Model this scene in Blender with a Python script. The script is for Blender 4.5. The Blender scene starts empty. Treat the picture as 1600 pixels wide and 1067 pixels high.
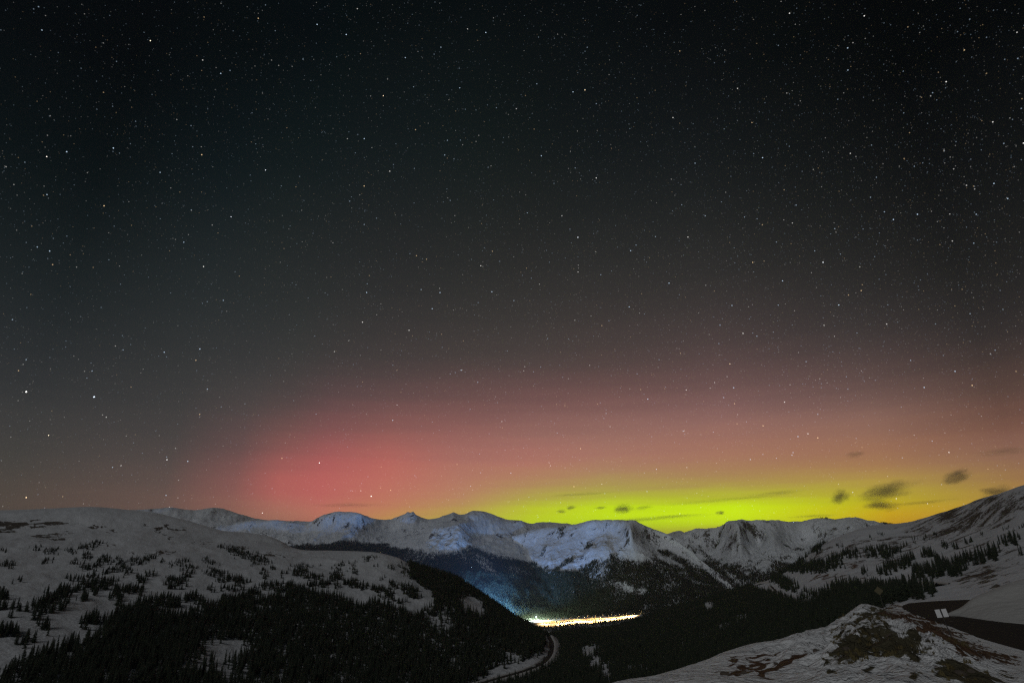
import bpy, math, random
import numpy as np

sc = bpy.context.scene
R = math.radians
random.seed(11)
rng = np.random.default_rng(11)

# ------------------------------------------------------------------ camera
W, H = 1600.0, 1067.0                 # frame the layout was measured in
F = 880.0                             # focal length in those pixels (about 20 mm)
PITCH = math.atan((850 - H / 2) / F)
cp, sp = math.cos(PITCH), math.sin(PITCH)
cam_d = bpy.data.cameras.new('camera')
cam = bpy.data.objects.new('camera', cam_d)
sc.collection.objects.link(cam)
cam.location = (0, 0, 0)
cam.rotation_euler = (math.pi / 2 + PITCH, 0, 0)
cam_d.sensor_fit = 'HORIZONTAL'
cam_d.sensor_width = 36.0
cam_d.lens = 36.0 * F / W
cam_d.clip_start = 0.2
cam_d.clip_end = 120000
sc.camera = cam


def ray(px, py):
    x = px - W / 2
    y = H / 2 - py
    return np.array([x, F * cp - y * sp, F * sp + y * cp])


def azel(px, py):
    d = ray(px, py)
    return math.atan2(d[0], d[1]), math.atan2(d[2], math.hypot(d[0], d[1]))


def unproj(px, py, D):
    d = ray(px, py)
    return d * (D / math.hypot(d[0], d[1]))


def unproj_z(px, py, z):
    d = ray(px, py)
    return d * (z / d[2])


def proj(P):
    P = np.asarray(P, float)
    x = P[..., 0]
    u = -P[..., 1] * sp + P[..., 2] * cp
    f = P[..., 1] * cp + P[..., 2] * sp
    f = np.where(f < 1e-3, 1e-3, f)
    return W / 2 + F * x / f, H / 2 - F * u / f


def pchip(x, y, xq):
    """monotone cubic through (x, y); y may be (n,) or (n, m)"""
    x = np.asarray(x, float)
    y = np.asarray(y, float)
    one = y.ndim == 1
    if one:
        y = y[:, None]
    h = np.diff(x)[:, None]
    dl = np.diff(y, axis=0) / h
    m = np.zeros_like(y)
    if len(x) > 2:
        w1, w2 = 2 * h[1:] + h[:-1], h[1:] + 2 * h[:-1]
        with np.errstate(divide='ignore', invalid='ignore'):
            mm = (w1 + w2) / (w1 / dl[:-1] + w2 / dl[1:])
        m[1:-1] = np.where(dl[:-1] * dl[1:] > 0, np.nan_to_num(mm), 0)
    m[0], m[-1] = dl[0], dl[-1]
    xq = np.clip(np.asarray(xq, float), x[0], x[-1])
    k = np.clip(np.searchsorted(x, xq, side='right') - 1, 0, len(x) - 2)
    hh = h[k]
    t = ((xq - x[k])[:, None]) / hh
    r = ((1 + 2 * t) * (1 - t) ** 2) * y[k] + t * (1 - t) ** 2 * hh * m[k] + t * t * (3 - 2 * t) * y[k + 1] + t * t * (t - 1) * hh * m[k + 1]
    return r[:, 0] if one else r


# ------------------------------------------------------------------ render settings
sc.view_settings.view_transform = 'Standard'
sc.view_settings.look = 'None'
sc.view_settings.gamma = 1.0
sc.view_settings.exposure = 0.0
sc.view_settings.use_curve_mapping = False
sc.render.engine = 'CYCLES'
sc.cycles.use_denoising = False         # a little grain is left in, as in the long exposure
sc.cycles.denoiser = 'OPENIMAGEDENOISE'
sc.cycles.denoising_input_passes = 'RGB_ALBEDO_NORMAL'
sc.cycles.use_adaptive_sampling = False
sc.cycles.sample_clamp_indirect = 0.6
sc.cycles.max_bounces = 4
sc.cycles.diffuse_bounces = 2
sc.cycles.volume_bounces = 0
sc.cycles.transparent_max_bounces = 8
sc.cycles.filter_width = 1.3
sc.cycles.volume_max_steps = 256


# ------------------------------------------------------------------ node helpers
def lin(c):
    return tuple(((v / 255.0) / 12.92 if v / 255.0 <= 0.04045 else ((v / 255.0 + 0.055) / 1.055) ** 2.4) for v in c[:3])


class NT:
    def __init__(s, tree):
        s.t = tree
        s.n = tree.nodes
        s.l = tree.links

    def node(s, typ, **kw):
        n = s.n.new(typ)
        for k, v in kw.items():
            setattr(n, k, v)
        return n

    def put(s, sock, v):
        if hasattr(v, 'is_output') or isinstance(v, bpy.types.NodeSocket):
            s.l.new(v, sock)
        else:
            sock.default_value = v

    def math(s, op, a, b=None, c=None, clamp=False):
        n = s.node('ShaderNodeMath', operation=op, use_clamp=clamp)
        s.put(n.inputs[0], a)
        if b is not None:
            s.put(n.inputs[1], b)
        if c is not None:
            s.put(n.inputs[2], c)
        return n.outputs[0]

    def mapr(s, v, a, b, c=0.0, d=1.0, interp='LINEAR'):
        n = s.node('ShaderNodeMapRange', interpolation_type=interp, clamp=True)
        s.put(n.inputs[0], v)
        for i, q in enumerate((a, b, c, d)):
            s.put(n.inputs[1 + i], q)
        return n.outputs[0]

    def mix(s, f, a, b, blend='MIX'):
        n = s.node('ShaderNodeMix', data_type='RGBA', blend_type=blend)
        s.put(n.inputs[0], f)
        s.put(n.inputs[6], a)
        s.put(n.inputs[7], b)
        return n.outputs[2]

    def ramp(s, v, stops, interp='LINEAR'):
        n = s.node('ShaderNodeValToRGB')
        r = n.color_ramp
        r.interpolation = interp
        while len(r.elements) < len(stops):
            r.elements.new(0.5)
        for e, (p, c) in zip(r.elements, stops):
            e.position = p
            e.color = (*c[:3], 1)
        s.put(n.inputs[0], v)
        return n.outputs[0]

    def noise(s, vec, scale, detail=4, rough=0.55, dist=0.0):
        n = s.node('ShaderNodeTexNoise')
        s.put(n.inputs['Vector'], vec)
        n.inputs['Scale'].default_value = scale
        n.inputs['Detail'].default_value = detail
        n.inputs['Roughness'].default_value = rough
        n.inputs['Distortion'].default_value = dist
        return n.outputs['Fac']

    def attr(s, name):
        return s.node('ShaderNodeAttribute', attribute_name=name).outputs['Fac']

    def pos(s):
        return s.node('ShaderNodeNewGeometry').outputs['Position']

    def scaled(s, vec, k):
        n = s.node('ShaderNodeVectorMath', operation='MULTIPLY')
        s.put(n.inputs[0], vec)
        n.inputs[1].default_value = k
        return n.outputs[0]


# ------------------------------------------------------------------ world: night sky with aurora
SUN_EL, SUN_AZ = R(33), R(214)        # azimuth clockwise from +Y: behind and to the left
world = bpy.data.worlds.new('World')
sc.world = world
world.use_nodes = True
wt = NT(world.node_tree)
for n in list(wt.n):
    wt.n.remove(n)
EL0, EL1 = R(-6), R(62)
HAZE_DENSITY, HAZE_TOP = 5.0e-5, 430.0
STATIONS = [
    (0, [(0, (8, 10, 11)), (200, (13, 18, 19)), (400, (28, 33, 34)), (550, (45, 47, 48)), (650, (60, 59, 58)), (720, (70, 66, 62)), (790, (80, 70, 63))]),
    (250, [(0, (9, 13, 14)), (200, (16, 23, 25)), (400, (35, 40, 41)), (550, (52, 53, 53)), (650, (66, 63, 62)), (720, (82, 72, 69)), (790, (100, 80, 73))]),
    (360, [(0, (9, 13, 15)), (200, (18, 25, 26)), (400, (37, 41, 41)), (550, (55, 55, 55)), (620, (72, 66, 65)), (680, (94, 74, 73)), (730, (118, 82, 79)), (770, (132, 88, 82)), (805, (130, 92, 80))]),
    (430, [(0, (9, 14, 15)), (200, (18, 25, 26)), (400, (38, 41, 41)), (550, (58, 57, 56)), (620, (80, 68, 67)), (680, (118, 81, 78)), (730, (158, 91, 87)), (770, (171, 96, 89)), (805, (155, 104, 88))]),
    (500, [(0, (10, 14, 15)), (200, (19, 25, 26)), (400, (39, 41, 41)), (550, (62, 58, 57)), (620, (92, 71, 71)), (680, (134, 84, 83)), (730, (174, 94, 91)), (770, (181, 98, 92)), (805, (174, 108, 91))]),
    (600, [(0, (10, 14, 15)), (200, (19, 25, 26)), (400, (40, 41, 41)), (550, (65, 59, 58)), (620, (98, 74, 73)), (680, (145, 92, 87)), (730, (181, 103, 94)), (770, (185, 112, 94)), (800, (182, 124, 86)), (815, (178, 135, 76))]),
    (720, [(0, (10, 14, 15)), (200, (19, 25, 25)), (400, (41, 42, 41)), (550, (68, 61, 59)), (620, (104, 77, 75)), (680, (145, 97, 91)), (730, (170, 113, 99)), (770, (178, 126, 95)), (795, (176, 144, 78)), (812, (176, 160, 60))]),
    (830, [(0, (10, 13, 14)), (200, (19, 24, 24)), (400, (42, 42, 41)), (550, (71, 63, 61)), (620, (110, 80, 78)), (680, (147, 103, 95)), (730, (172, 116, 100)), (760, (172, 138, 88)), (785, (174, 170, 60)), (805, (182, 196, 26)), (820, (180, 200, 16))]),
    (950, [(0, (10, 13, 14)), (200, (19, 23, 24)), (400, (43, 43, 42)), (550, (75, 64, 62)), (620, (114, 83, 80)), (680, (149, 107, 97)), (720, (166, 118, 100)), (752, (168, 142, 86)), (774, (172, 172, 60)), (792, (186, 212, 14)), (812, (184, 212, 6)), (830, (160, 170, 40))]),
    (1150, [(0, (10, 12, 13)), (200, (21, 24, 25)), (400, (45, 44, 43)), (500, (66, 58, 57)), (600, (105, 80, 78)), (660, (144, 104, 96)), (710, (162, 115, 95)), (745, (166, 132, 84)), (767, (170, 154, 70)), (782, (186, 204, 18)), (800, (196, 228, 0)), (818, (190, 215, 6)), (830, (165, 150, 60))]),
    (1390, [(0, (10, 12, 12)), (200, (20, 22, 22)), (400, (41, 40, 39)), (500, (60, 54, 53)), (600, (100, 78, 74)), (660, (138, 102, 89)), (710, (156, 112, 85)), (752, (170, 140, 72)), (780, (180, 164, 40)), (800, (188, 158, 22)), (818, (192, 145, 20))]),
    (1610, [(0, (8, 9, 9)), (200, (17, 18, 18)), (400, (34, 33, 32)), (500, (50, 45, 44)), (600, (86, 66, 60)), (660, (116, 82, 70)), (710, (138, 101, 82)), (750, (152, 115, 72)), (800, (165, 125, 60))]),
]
tc = wt.node('ShaderNodeTexCoord')
sep = wt.node('ShaderNodeSeparateXYZ')
wt.l.new(tc.outputs['Generated'], sep.inputs[0])
el = wt.math('ARCSINE', sep.outputs[2])
az = wt.math('ARCTAN2', sep.outputs[0], sep.outputs[1])
# the glow is slightly uneven: bend the elevation with a broad, stretched noise
wob = wt.noise(wt.scaled(tc.outputs['Generated'], (4.0, 4.0, 60.0)), 1.0, 4, 0.55)
el_w = wt.math('ADD', el, wt.math('MULTIPLY', wt.math('SUBTRACT', wob, 0.5), R(1.3)))
elf = wt.mapr(el_w, EL0, EL1)


def station_ramp(px, cols):
    es = np.array([azel(px, y)[1] for y, _ in cols])[::-1]
    cs = np.array([lin(c) for _, c in cols])[::-1]
    for i, e in enumerate(es):                       # light lost in and added by the thin haze in front of the sky
        T = math.exp(-HAZE_DENSITY * min(HAZE_TOP / math.sin(max(e, R(1))), 12500))
        cs[i] = np.maximum(cs[i] - (1 - T) * np.array([0.034, 0.03, 0.028]), cs[i] * 0.5) / T
    lo, hi = es[0], es[-1]
    q = np.concatenate([[lo - R(3)], lo + (hi - lo) * np.linspace(0, 1, 26) ** 1.7, [min(hi + R(14), EL1)]])
    v = pchip(es, cs, q)
    v[-1] *= 0.85
    return wt.ramp(elf, [((e - EL0) / (EL1 - EL0), tuple(c)) for e, c in zip(q, v)])


base = station_ramp(*STATIONS[0])
cur = base
azs = [azel(px, 800)[0] for px, _ in STATIONS]
for i in range(1, len(STATIONS)):
    f = wt.mapr(az, azs[i - 1], azs[i])
    cur = wt.mix(f, cur, station_ramp(*STATIONS[i]))
cur = wt.mix(wt.mapr(az, azs[-1], R(100), interp='SMOOTHSTEP'), cur, base)
nish = wt.node('ShaderNodeTexSky', sky_type='NISHITA')
nish.sun_disc = False
nish.sun_elevation = SUN_EL
nish.sun_rotation = SUN_AZ
nish.altitude = 3600
bg1 = wt.node('ShaderNodeBackground')
wt.l.new(nish.outputs[0], bg1.inputs[0])
bg1.inputs[1].default_value = 0.00035
bg2 = wt.node('ShaderNodeBackground')
wt.l.new(cur, bg2.inputs[0])
bg2.inputs[1].default_value = 1.0
add = wt.node('ShaderNodeAddShader')
wt.l.new(bg1.outputs[0], add.inputs[0])
wt.l.new(bg2.outputs[0], add.inputs[1])
wo = wt.node('ShaderNodeOutputWorld')
wt.l.new(add.outputs[0], wo.inputs[0])

# ------------------------------------------------------------------ soft directional fill, added to brighten and model the snow; no moon
sun_d = bpy.data.lights.new('night_fill', 'SUN')
sun_d.energy = 0.52
sun_d.angle = R(22)
sun_d.color = (0.96, 0.98, 1.0)
sun = bpy.data.objects.new('night_fill', sun_d)
sc.collection.objects.link(sun)
from mathutils import Vector, Matrix
to_sun = Vector((math.sin(SUN_AZ) * math.cos(SUN_EL), math.cos(SUN_AZ) * math.cos(SUN_EL), math.sin(SUN_EL)))
sun.rotation_euler = (-to_sun).to_track_quat('-Z', 'Y').to_euler()
sun.location = (0, 0, 200)


# ------------------------------------------------------------------ object helpers
def tag(o, label=None, cat=None, group=None, kind=None):
    if label:
        o['label'] = label
    if cat:
        o['category'] = cat
    if group:
        o['group'] = group
    if kind:
        o['kind'] = kind
    return o


def link(o, parent=None):
    sc.collection.objects.link(o)
    if parent is not None:
        o.parent = parent
    return o


def empty(name, loc=(0, 0, 0), rz=0.0):
    o = bpy.data.objects.new(name, None)
    o.location = loc
    o.rotation_euler = (0, 0, rz)
    o.empty_display_size = 0.5
    return link(o)


def mesh_from(name, V, Fc, mats=None, smooth=False, midx=None):
    me = bpy.data.meshes.new(name)
    me.from_pydata([tuple(map(float, v)) for v in V], [], [tuple(map(int, f)) for f in Fc])
    for m in (mats or []):
        me.materials.append(m)
    if midx is not None:
        me.polygons.foreach_set('material_index', midx)
    if smooth:
        me.polygons.foreach_set('use_smooth', [True] * len(me.polygons))
    me.update()
    return me


def obj(name, me, parent=None):
    return link(bpy.data.objects.new(name, me), parent)


class MB:
    """collects shapes that become one mesh"""

    def __init__(s):
        s.v, s.f = [], []

    def box(s, c, d, rot=None):
        b = len(s.v)
        for sx in (-.5, .5):
            for sy in (-.5, .5):
                for sz in (-.5, .5):
                    q = Vector((sx * d[0], sy * d[1], sz * d[2]))
                    if rot is not None:
                        q = rot @ q
                    s.v.append(tuple(q + Vector(c)))
        for q in ((0, 1, 3, 2), (4, 6, 7, 5), (0, 4, 5, 1), (2, 3, 7, 6), (0, 2, 6, 4), (1, 5, 7, 3)):
            s.f.append(tuple(b + i for i in q))
        return s

    def tube(s, p0, p1, r0, r1=None, n=8):
        r1 = r0 if r1 is None else r1
        p0, p1 = Vector(p0), Vector(p1)
        ax = (p1 - p0).normalized()
        a = ax.orthogonal().normalized()
        c = ax.cross(a)
        b = len(s.v)
        for p, r in ((p0, r0), (p1, r1)):
            for i in range(n):
                t = 2 * math.pi * i / n
                s.v.append(tuple(p + (a * math.cos(t) + c * math.sin(t)) * r))
        for i in range(n):
            j = (i + 1) % n
            s.f.append((b + i, b + j, b + n + j, b + n + i))
        s.f.append(tuple(b + i for i in reversed(range(n))))
        s.f.append(tuple(b + n + i for i in range(n)))
        return s

    def prism(s, pts, y0, y1):
        """polygon in xz pushed from y0 to y1"""
        b = len(s.v)
        n = len(pts)
        for y in (y0, y1):
            for x, z in pts:
                s.v.append((x, y, z))
        for i in range(n):
            j = (i + 1) % n
            s.f.append((b + i, b + j, b + n + j, b + n + i))
        s.f.append(tuple(b + i for i in reversed(range(n))))
        s.f.append(tuple(b + n + i for i in range(n)))
        return s

    def mesh(s, name, mat):
        return mesh_from(name, s.v, s.f, [mat])

    def build(s, name, mat, parent=None):
        return obj(name, s.mesh(name, mat), parent)


# ------------------------------------------------------------------ numpy noise
_perm = np.random.default_rng(5).permutation(512)
_ang = np.random.default_rng(6).random(512) * 2 * np.pi
_gx, _gy = np.cos(_ang), np.sin(_ang)


def perlin(x, y, seed=0):
    x = np.asarray(x, float)
    y = np.asarray(y, float)
    xi = np.floor(x).astype(np.int64)
    yi = np.floor(y).astype(np.int64)
    fx, fy = x - xi, y - yi
    ux, uy = fx ** 3 * (fx * (fx * 6 - 15) + 10), fy ** 3 * (fy * (fy * 6 - 15) + 10)

    def g(ix, iy):
        return _perm[(_perm[(ix + seed * 57) & 511] + iy + seed * 131) & 511]

    def d(ix, iy, dx, dy):
        h = g(ix, iy)
        return _gx[h] * dx + _gy[h] * dy
    a = d(xi, yi, fx, fy)
    b = d(xi + 1, yi, fx - 1, fy)
    c = d(xi, yi + 1, fx, fy - 1)
    e = d(xi + 1, yi + 1, fx - 1, fy - 1)
    return (a + ux * (b - a) + uy * ((c + ux * (e - c)) - (a + ux * (b - a)))) * 1.5


def fbm(x, y, oct=5, seed=0, gain=0.5):
    s, a, t = 0, 1.0, 0
    for i in range(oct):
        s = s + a * perlin(x * 2 ** i + 13.7 * i, y * 2 ** i - 7.1 * i, seed + i)
        t += a
        a *= gain
    return s / t


def ridged(x, y, oct=5, seed=0, gain=0.5):
    s, a, t = 0, 1.0, 0
    for i in range(oct):
        s = s + a * (1 - 2 * np.abs(perlin(x * 2 ** i + 3.3 * i, y * 2 ** i + 9.1 * i, seed + i)))
        t += a
        a *= gain
    return s / t


# ------------------------------------------------------------------ terrain
class Patch:
    """a sheet of terrain: rows of measured points (pixel x, pixel y, distance) from behind the crest down towards the viewer"""

    def __init__(s, rows, ncol, nsub, px_range=None, back=(600, 300), tpow=None):
        pol = []
        for r in rows:
            q = []
            for px, py, D in r:
                P = unproj(px, py, D)
                q.append((math.atan2(P[0], P[1]), D, P[2]))
            q.sort()
            pol.append(np.array(q))
        a0 = min(p[0, 0] for p in pol)
        a1 = max(p[-1, 0] for p in pol)
        s.az = np.linspace(a0, a1, ncol)
        Dk = [pchip(p[:, 0], p[:, 1], s.az) for p in pol]
        Zk = [pchip(p[:, 0], p[:, 2], s.az) for p in pol]
        if back:
            Dk = [Dk[0] + back[0] * 2, Dk[0] + back[0]] + Dk
            Zk = [Zk[0] - back[1] * 2.4, Zk[0] - back[1]] + Zk
        Dk, Zk = np.array(Dk), np.array(Zk)
        n = len(Dk)
        s.nback = 2 if back else 0
        if isinstance(nsub, int):
            nsub = [nsub] * (n - 1)
        else:
            nsub = ([4, 6] if back else []) + list(nsub)
        t = np.concatenate([k + np.arange(m) / m for k, m in enumerate(nsub)] + [[n - 1]])
        s.t = t - s.nback
        kk = np.arange(n)
        s.D = pchip(kk, Dk, t)
        s.Z = pchip(kk, Zk, t)
        s.X = np.sin(s.az)[None, :] * s.D
        s.Y = np.cos(s.az)[None, :] * s.D
        s.T = np.repeat(s.t[:, None], ncol, 1)
        s.U = np.repeat(s.az[None, :], len(t), 0)
        s.att = {}

    def V(s):
        return np.stack([s.X, s.Y, s.Z], -1)

    def pix(s):
        return proj(s.V())

    def slope(s):
        V = s.V()
        du = np.gradient(V, axis=1)
        dv = np.gradient(V, axis=0)
        n = np.cross(du, dv)
        n /= np.linalg.norm(n, axis=-1, keepdims=True) + 1e-9
        return 1 - np.abs(n[..., 2])

    def build(s, name, mat, label, cat, kind='structure'):
        V = s.V()
        m, n = V.shape[:2]
        me = bpy.data.meshes.new(name)
        me.vertices.add(m * n)
        me.vertices.foreach_set('co', V.reshape(-1))
        i = np.arange((m - 1) * (n - 1))
        r, c = i // (n - 1), i % (n - 1)
        a = r * n + c
        q = np.stack([a, a + n, a + n + 1, a + 1], 1)      # rows run towards the viewer: faces look up
        me.loops.add(q.size)
        me.loops.foreach_set('vertex_index', q.reshape(-1).astype(np.int32))
        me.polygons.add(len(q))
        me.polygons.foreach_set('loop_start', (np.arange(len(q)) * 4).astype(np.int32))
        me.polygons.foreach_set('use_smooth', np.ones(len(q), bool))
        me.materials.append(mat)
        for k, v in s.att.items():
            at = me.attributes.new(k, 'FLOAT', 'POINT')
            at.data.foreach_set('value', np.asarray(v, np.float32).reshape(-1))
        me.update()
        me.validate()
        o = obj(name, me)
        tag(o, label, cat, kind=kind)
        s.o = o
        return o

    def hit(s, px, py, tmin=-0.05):
        """surface point seen at a pixel"""
        if not hasattr(s, '_pp'):
            s._pp = s.pix()
        PX, PY = s._pp
        d = (PX - px) ** 2 + (PY - py) ** 2
        d = np.where(s.T < tmin, 1e9, d)
        near = d < max(d.min() * 1.5, 4.0)
        k = np.argmin(np.where(near, s.D + d * 2.0, 1e12))
        return np.array([s.X.flat[k], s.Y.flat[k], s.Z.flat[k]])

    def sample(s, dens):
        """random points on the sheet, dens per m2 (before masking)"""
        V = s.V()
        a = np.linalg.norm(np.cross(V[1:, :-1] - V[:-1, :-1], V[:-1, 1:] - V[:-1, :-1]), axis=-1)
        tm = (s.T[:-1, :-1] > -0.4)
        a = a * tm
        N = int(a.sum() * dens)
        cdf = np.cumsum(a.reshape(-1))
        k = np.searchsorted(cdf, rng.random(N) * cdf[-1])
        n = a.shape[1]
        i, j = k // n, k % n
        u, v = rng.random(N)[:, None], rng.random(N)[:, None]
        P = (V[i, j] * (1 - u) + V[i + 1, j] * u) * (1 - v) + (V[i, j + 1] * (1 - u) + V[i + 1, j + 1] * u) * v
        return P


def ell(PX, PY, L, soft=0.35, ox=0, oy=0, k=1.0):
    """max over soft ellipses (cx, cy, rx, ry[, angle up-right, weight])"""
    m = np.zeros_like(PX)
    for e in L:
        cx, cy, rx, ry = ox + e[0] / k, oy + e[1] / k, e[2] / k, e[3] / k
        an = R(e[4]) if len(e) > 4 else 0
        w = e[5] if len(e) > 5 else 1
        dx, dy = PX - cx, PY - cy
        u = dx * math.cos(an) - dy * math.sin(an)
        v = dx * math.sin(an) + dy * math.cos(an)
        r = np.sqrt((u / rx) ** 2 + (v / ry) ** 2)
        m = np.maximum(m, w * np.clip((1 + soft - r) / (2 * soft), 0, 1))
    return m


def warp(PX, PY, X, Y, L, a, seed):
    """ragged outlines: shift the mask coordinates with noise that belongs to the ground"""
    return (PX + a * fbm(X / L, Y / L, 4, seed, 0.65) * 2.2, PY + 0.45 * a * fbm(X / L + 40, Y / L - 17, 4, seed + 4, 0.65) * 2.2)


def poly(PX, PY, P):
    ins = np.zeros(PX.shape, bool)
    n = len(P)
    for i in range(n):
        x0, y0 = P[i]
        x1, y1 = P[(i + 1) % n]
        if y0 == y1:
            continue
        c = ((y0 > PY) != (y1 > PY)) & (PX < (x1 - x0) * (PY - y0) / (y1 - y0) + x0)
        ins ^= c
    return ins.astype(float)


# ------------------------------------------------------------------ materials
def new_mat(name):
    m = bpy.data.materials.new(name)
    m.use_nodes = True
    t = NT(m.node_tree)
    b = t.n['Principled BSDF']
    return m, t, b


def terrain_mat(name, snow=(0.72, 0.73, 0.76), rock=(0.075, 0.068, 0.062), dirt=(0.115, 0.066, 0.04), scale=0.02, fine=0.25, bump=0.4, bumpd=2.0):
    m, t, b = new_mat(name)
    p = t.pos()
    n1 = t.noise(p, scale, 6, 0.62, 0.6)
    n2 = t.noise(p, fine, 4, 0.6)
    n3 = t.noise(p, scale * 0.35, 3, 0.5)
    e = t.math('ADD', t.math('MULTIPLY', t.math('SUBTRACT', n1, 0.5), 1.5), t.math('MULTIPLY', t.math('SUBTRACT', n2, 0.5), 1.1))
    fr = t.mapr(t.math('ADD', t.attr('rock'), e), 0.46, 0.6)
    fd = t.mapr(t.math('ADD', t.attr('dirt'), e), 0.44, 0.62)
    snow2 = tuple(v * 0.86 for v in snow)
    cs = t.mix(t.mapr(n3, 0.35, 0.65), (*snow, 1), (*snow2, 1))
    cr = t.mix(n2, (*[v * 0.55 for v in rock], 1), (*[v * 1.5 for v in rock], 1))
    cd = t.mix(n2, (*[v * 0.5 for v in dirt], 1), (*[v * 1.5 for v in dirt], 1))
    col = t.mix(fd, t.mix(fr, cs, cr), cd)
    t.put(b.inputs['Base Color'], col)
    b.inputs['Roughness'].default_value = 0.85
    b.inputs['Specular IOR Level'].default_value = 0.15
    bp = t.node('ShaderNodeBump')
    bp.inputs['Strength'].default_value = bump
    bp.inputs['Distance'].default_value = bumpd
    t.put(bp.inputs['Height'], t.math('ADD', n2, t.math('MULTIPLY', n1, 2.0)))
    t.l.new(bp.outputs[0], b.inputs['Normal'])
    return m


def plain(name, col, rough=0.7, var=0.25, scale=2.0, metal=0.0, spec=0.3):
    m, t, b = new_mat(name)
    n = t.noise(t.pos(), scale, 4, 0.6)
    t.put(b.inputs['Base Color'], t.mix(n, (*[v * (1 - var) for v in col], 1), (*[v * (1 + var) for v in col], 1)))
    b.inputs['Roughness'].default_value = rough
    b.inputs['Metallic'].default_value = metal
    b.inputs['Specular IOR Level'].default_value = spec
    return m


def glow(name, col, strength):
    m, t, b = new_mat(name)
    b.inputs['Base Color'].default_value = (0.4, 0.4, 0.4, 1)
    b.inputs['Emission Color'].default_value = (*col, 1)
    b.inputs['Emission Strength'].default_value = strength
    m.cycles.emission_sampling = 'NONE'
    return m


M_FAR = terrain_mat('far_snow_and_rock', snow=(0.84, 0.87, 0.9), scale=0.016, fine=0.11, bump=0.6, bumpd=7.0)
M_HILL = terrain_mat('hill_snow_and_tundra', snow=(0.66, 0.665, 0.68), rock=(0.085, 0.07, 0.055), scale=0.03, fine=0.3, bump=0.6, bumpd=1.4)
M_NEAR = terrain_mat('bank_snow_dirt_and_grass', snow=(0.86, 0.86, 0.86), rock=(0.085, 0.075, 0.045), scale=0.16, fine=2.2, bump=0.9, bumpd=0.45)
M_MOUND = terrain_mat('dirty_mound_snow', snow=(0.5, 0.485, 0.46), scale=0.16, fine=1.4, bump=0.6, bumpd=0.3)
M_SNOW = plain('packed_snow', (0.68, 0.69, 0.72), 0.85, 0.12, 0.3, spec=0.15)
M_BERM = plain('dirty_ploughed_snow', (0.5, 0.48, 0.46), 0.9, 0.3, 0.6, spec=0.1)
M_ASPH = plain('asphalt', (0.034, 0.029, 0.025), 0.95, 0.4, 0.5, spec=0.2)
M_NEEDLE = plain('spruce_needles', (0.032, 0.04, 0.026), 0.8, 0.5, 0.4, spec=0.1)
M_BARK = plain('spruce_bark', (0.06, 0.045, 0.035), 0.9, 0.3, 3.0, spec=0.1)
M_STEEL = plain('galvanised_steel', (0.25, 0.25, 0.25), 0.5, 0.2, 3.0, 0.6)
M_DARKPOST = plain('dark_post', (0.06, 0.055, 0.05), 0.8, 0.2, 3.0)
M_WHITE = plain('white_sign_sheet', (0.8, 0.8, 0.8), 0.5, 0.05, 3.0)
M_YELLOW = plain('yellow_sign_sheet', (0.11, 0.095, 0.05), 0.5, 0.1, 3.0)
M_STONE = plain('bank_stone', (0.1, 0.082, 0.066), 0.9, 0.5, 1.2, spec=0.15)
M_GRASS = plain('dry_grass', (0.15, 0.12, 0.055), 0.9, 0.4, 1.0, spec=0.1)
M_LAMP = glow('lamp_glass_lit', (1.0, 0.66, 0.26), 10)
M_FLOOD = glow('flood_glass_lit', (0.75, 0.88, 1.0), 40)

VAL_Z = -345.0


def interp_rows(base, D):
    return [(x, y, d) for (x, y), d in zip(base, D)]


# ------------------------------------------------------------------ ground sheet under everything
me = mesh_from('ground', [(-14000, -3000, VAL_Z - 14), (14000, -3000, VAL_Z - 14), (14000, 13000, VAL_Z - 14), (-14000, 13000, VAL_Z - 14)], [(0, 1, 2, 3)], [M_SNOW])
tag(obj('ground', me), 'snow covered low ground under the valleys', 'ground', kind='structure')


def far_detail(p, amp, lat, seed, ribs=1.0, rock_bias=0.0):
    x, y = p.X, p.Y
    # weight: small on the skyline, full on the face, none on the valley floor
    tmax = p.t[-1]
    w = np.interp(p.T, [-2, -0.2, 0, 0.4, tmax - 1.3, tmax - 0.6, tmax], [0.6, 0.4, 0.16, 1, 0.8, 0.15, 0])
    u, v = p.U * lat, p.D
    wx = 140 * fbm(x / 700, y / 700, 3, seed + 20)
    rb = ridged((u + wx) / 340, (v + wx) / 1500, 5, seed, 0.55)
    bg = ridged((x + wx) / 900, (y - wx) / 1300, 5, seed + 3)
    fn = fbm(x / 90, y / 90, 4, seed + 7)
    r2 = ridged((u - wx) / 105, (v + 2 * wx) / 420, 4, seed + 11, 0.6)
    p.Z = p.Z + w * amp * (0.6 * (bg - 0.4) + 0.55 * ribs * (rb - 0.4) + 0.10 * fn + 0.13 * (r2 - 0.4)) + np.exp(-(p.T / 0.12) ** 2) * amp * 0.09 * fbm(u / 45, v / 45, 3, seed + 15)
    s = p.slope()
    cur = -(np.roll(p.Z, 1, 1) + np.roll(p.Z, -1, 1) - 2 * p.Z)
    cur = np.clip(cur / (cur.std() * 2 + 1e-6), -1, 1)
    patchy = fbm(x / 420, y / 420, 4, seed + 9)
    spot = fbm(u / 70, v / 150, 4, seed + 17)
    p.att['rock'] = np.clip(0.19 + rock_bias + 0.55 * np.clip(s - 0.2, 0, 1) + 0.2 * cur + 0.5 * patchy + 0.5 * spot, -0.3, 0.9) * np.clip(w * 1.6, 0.3, 1)
    p.att['dirt'] = np.full(p.X.shape, -0.5)


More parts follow.
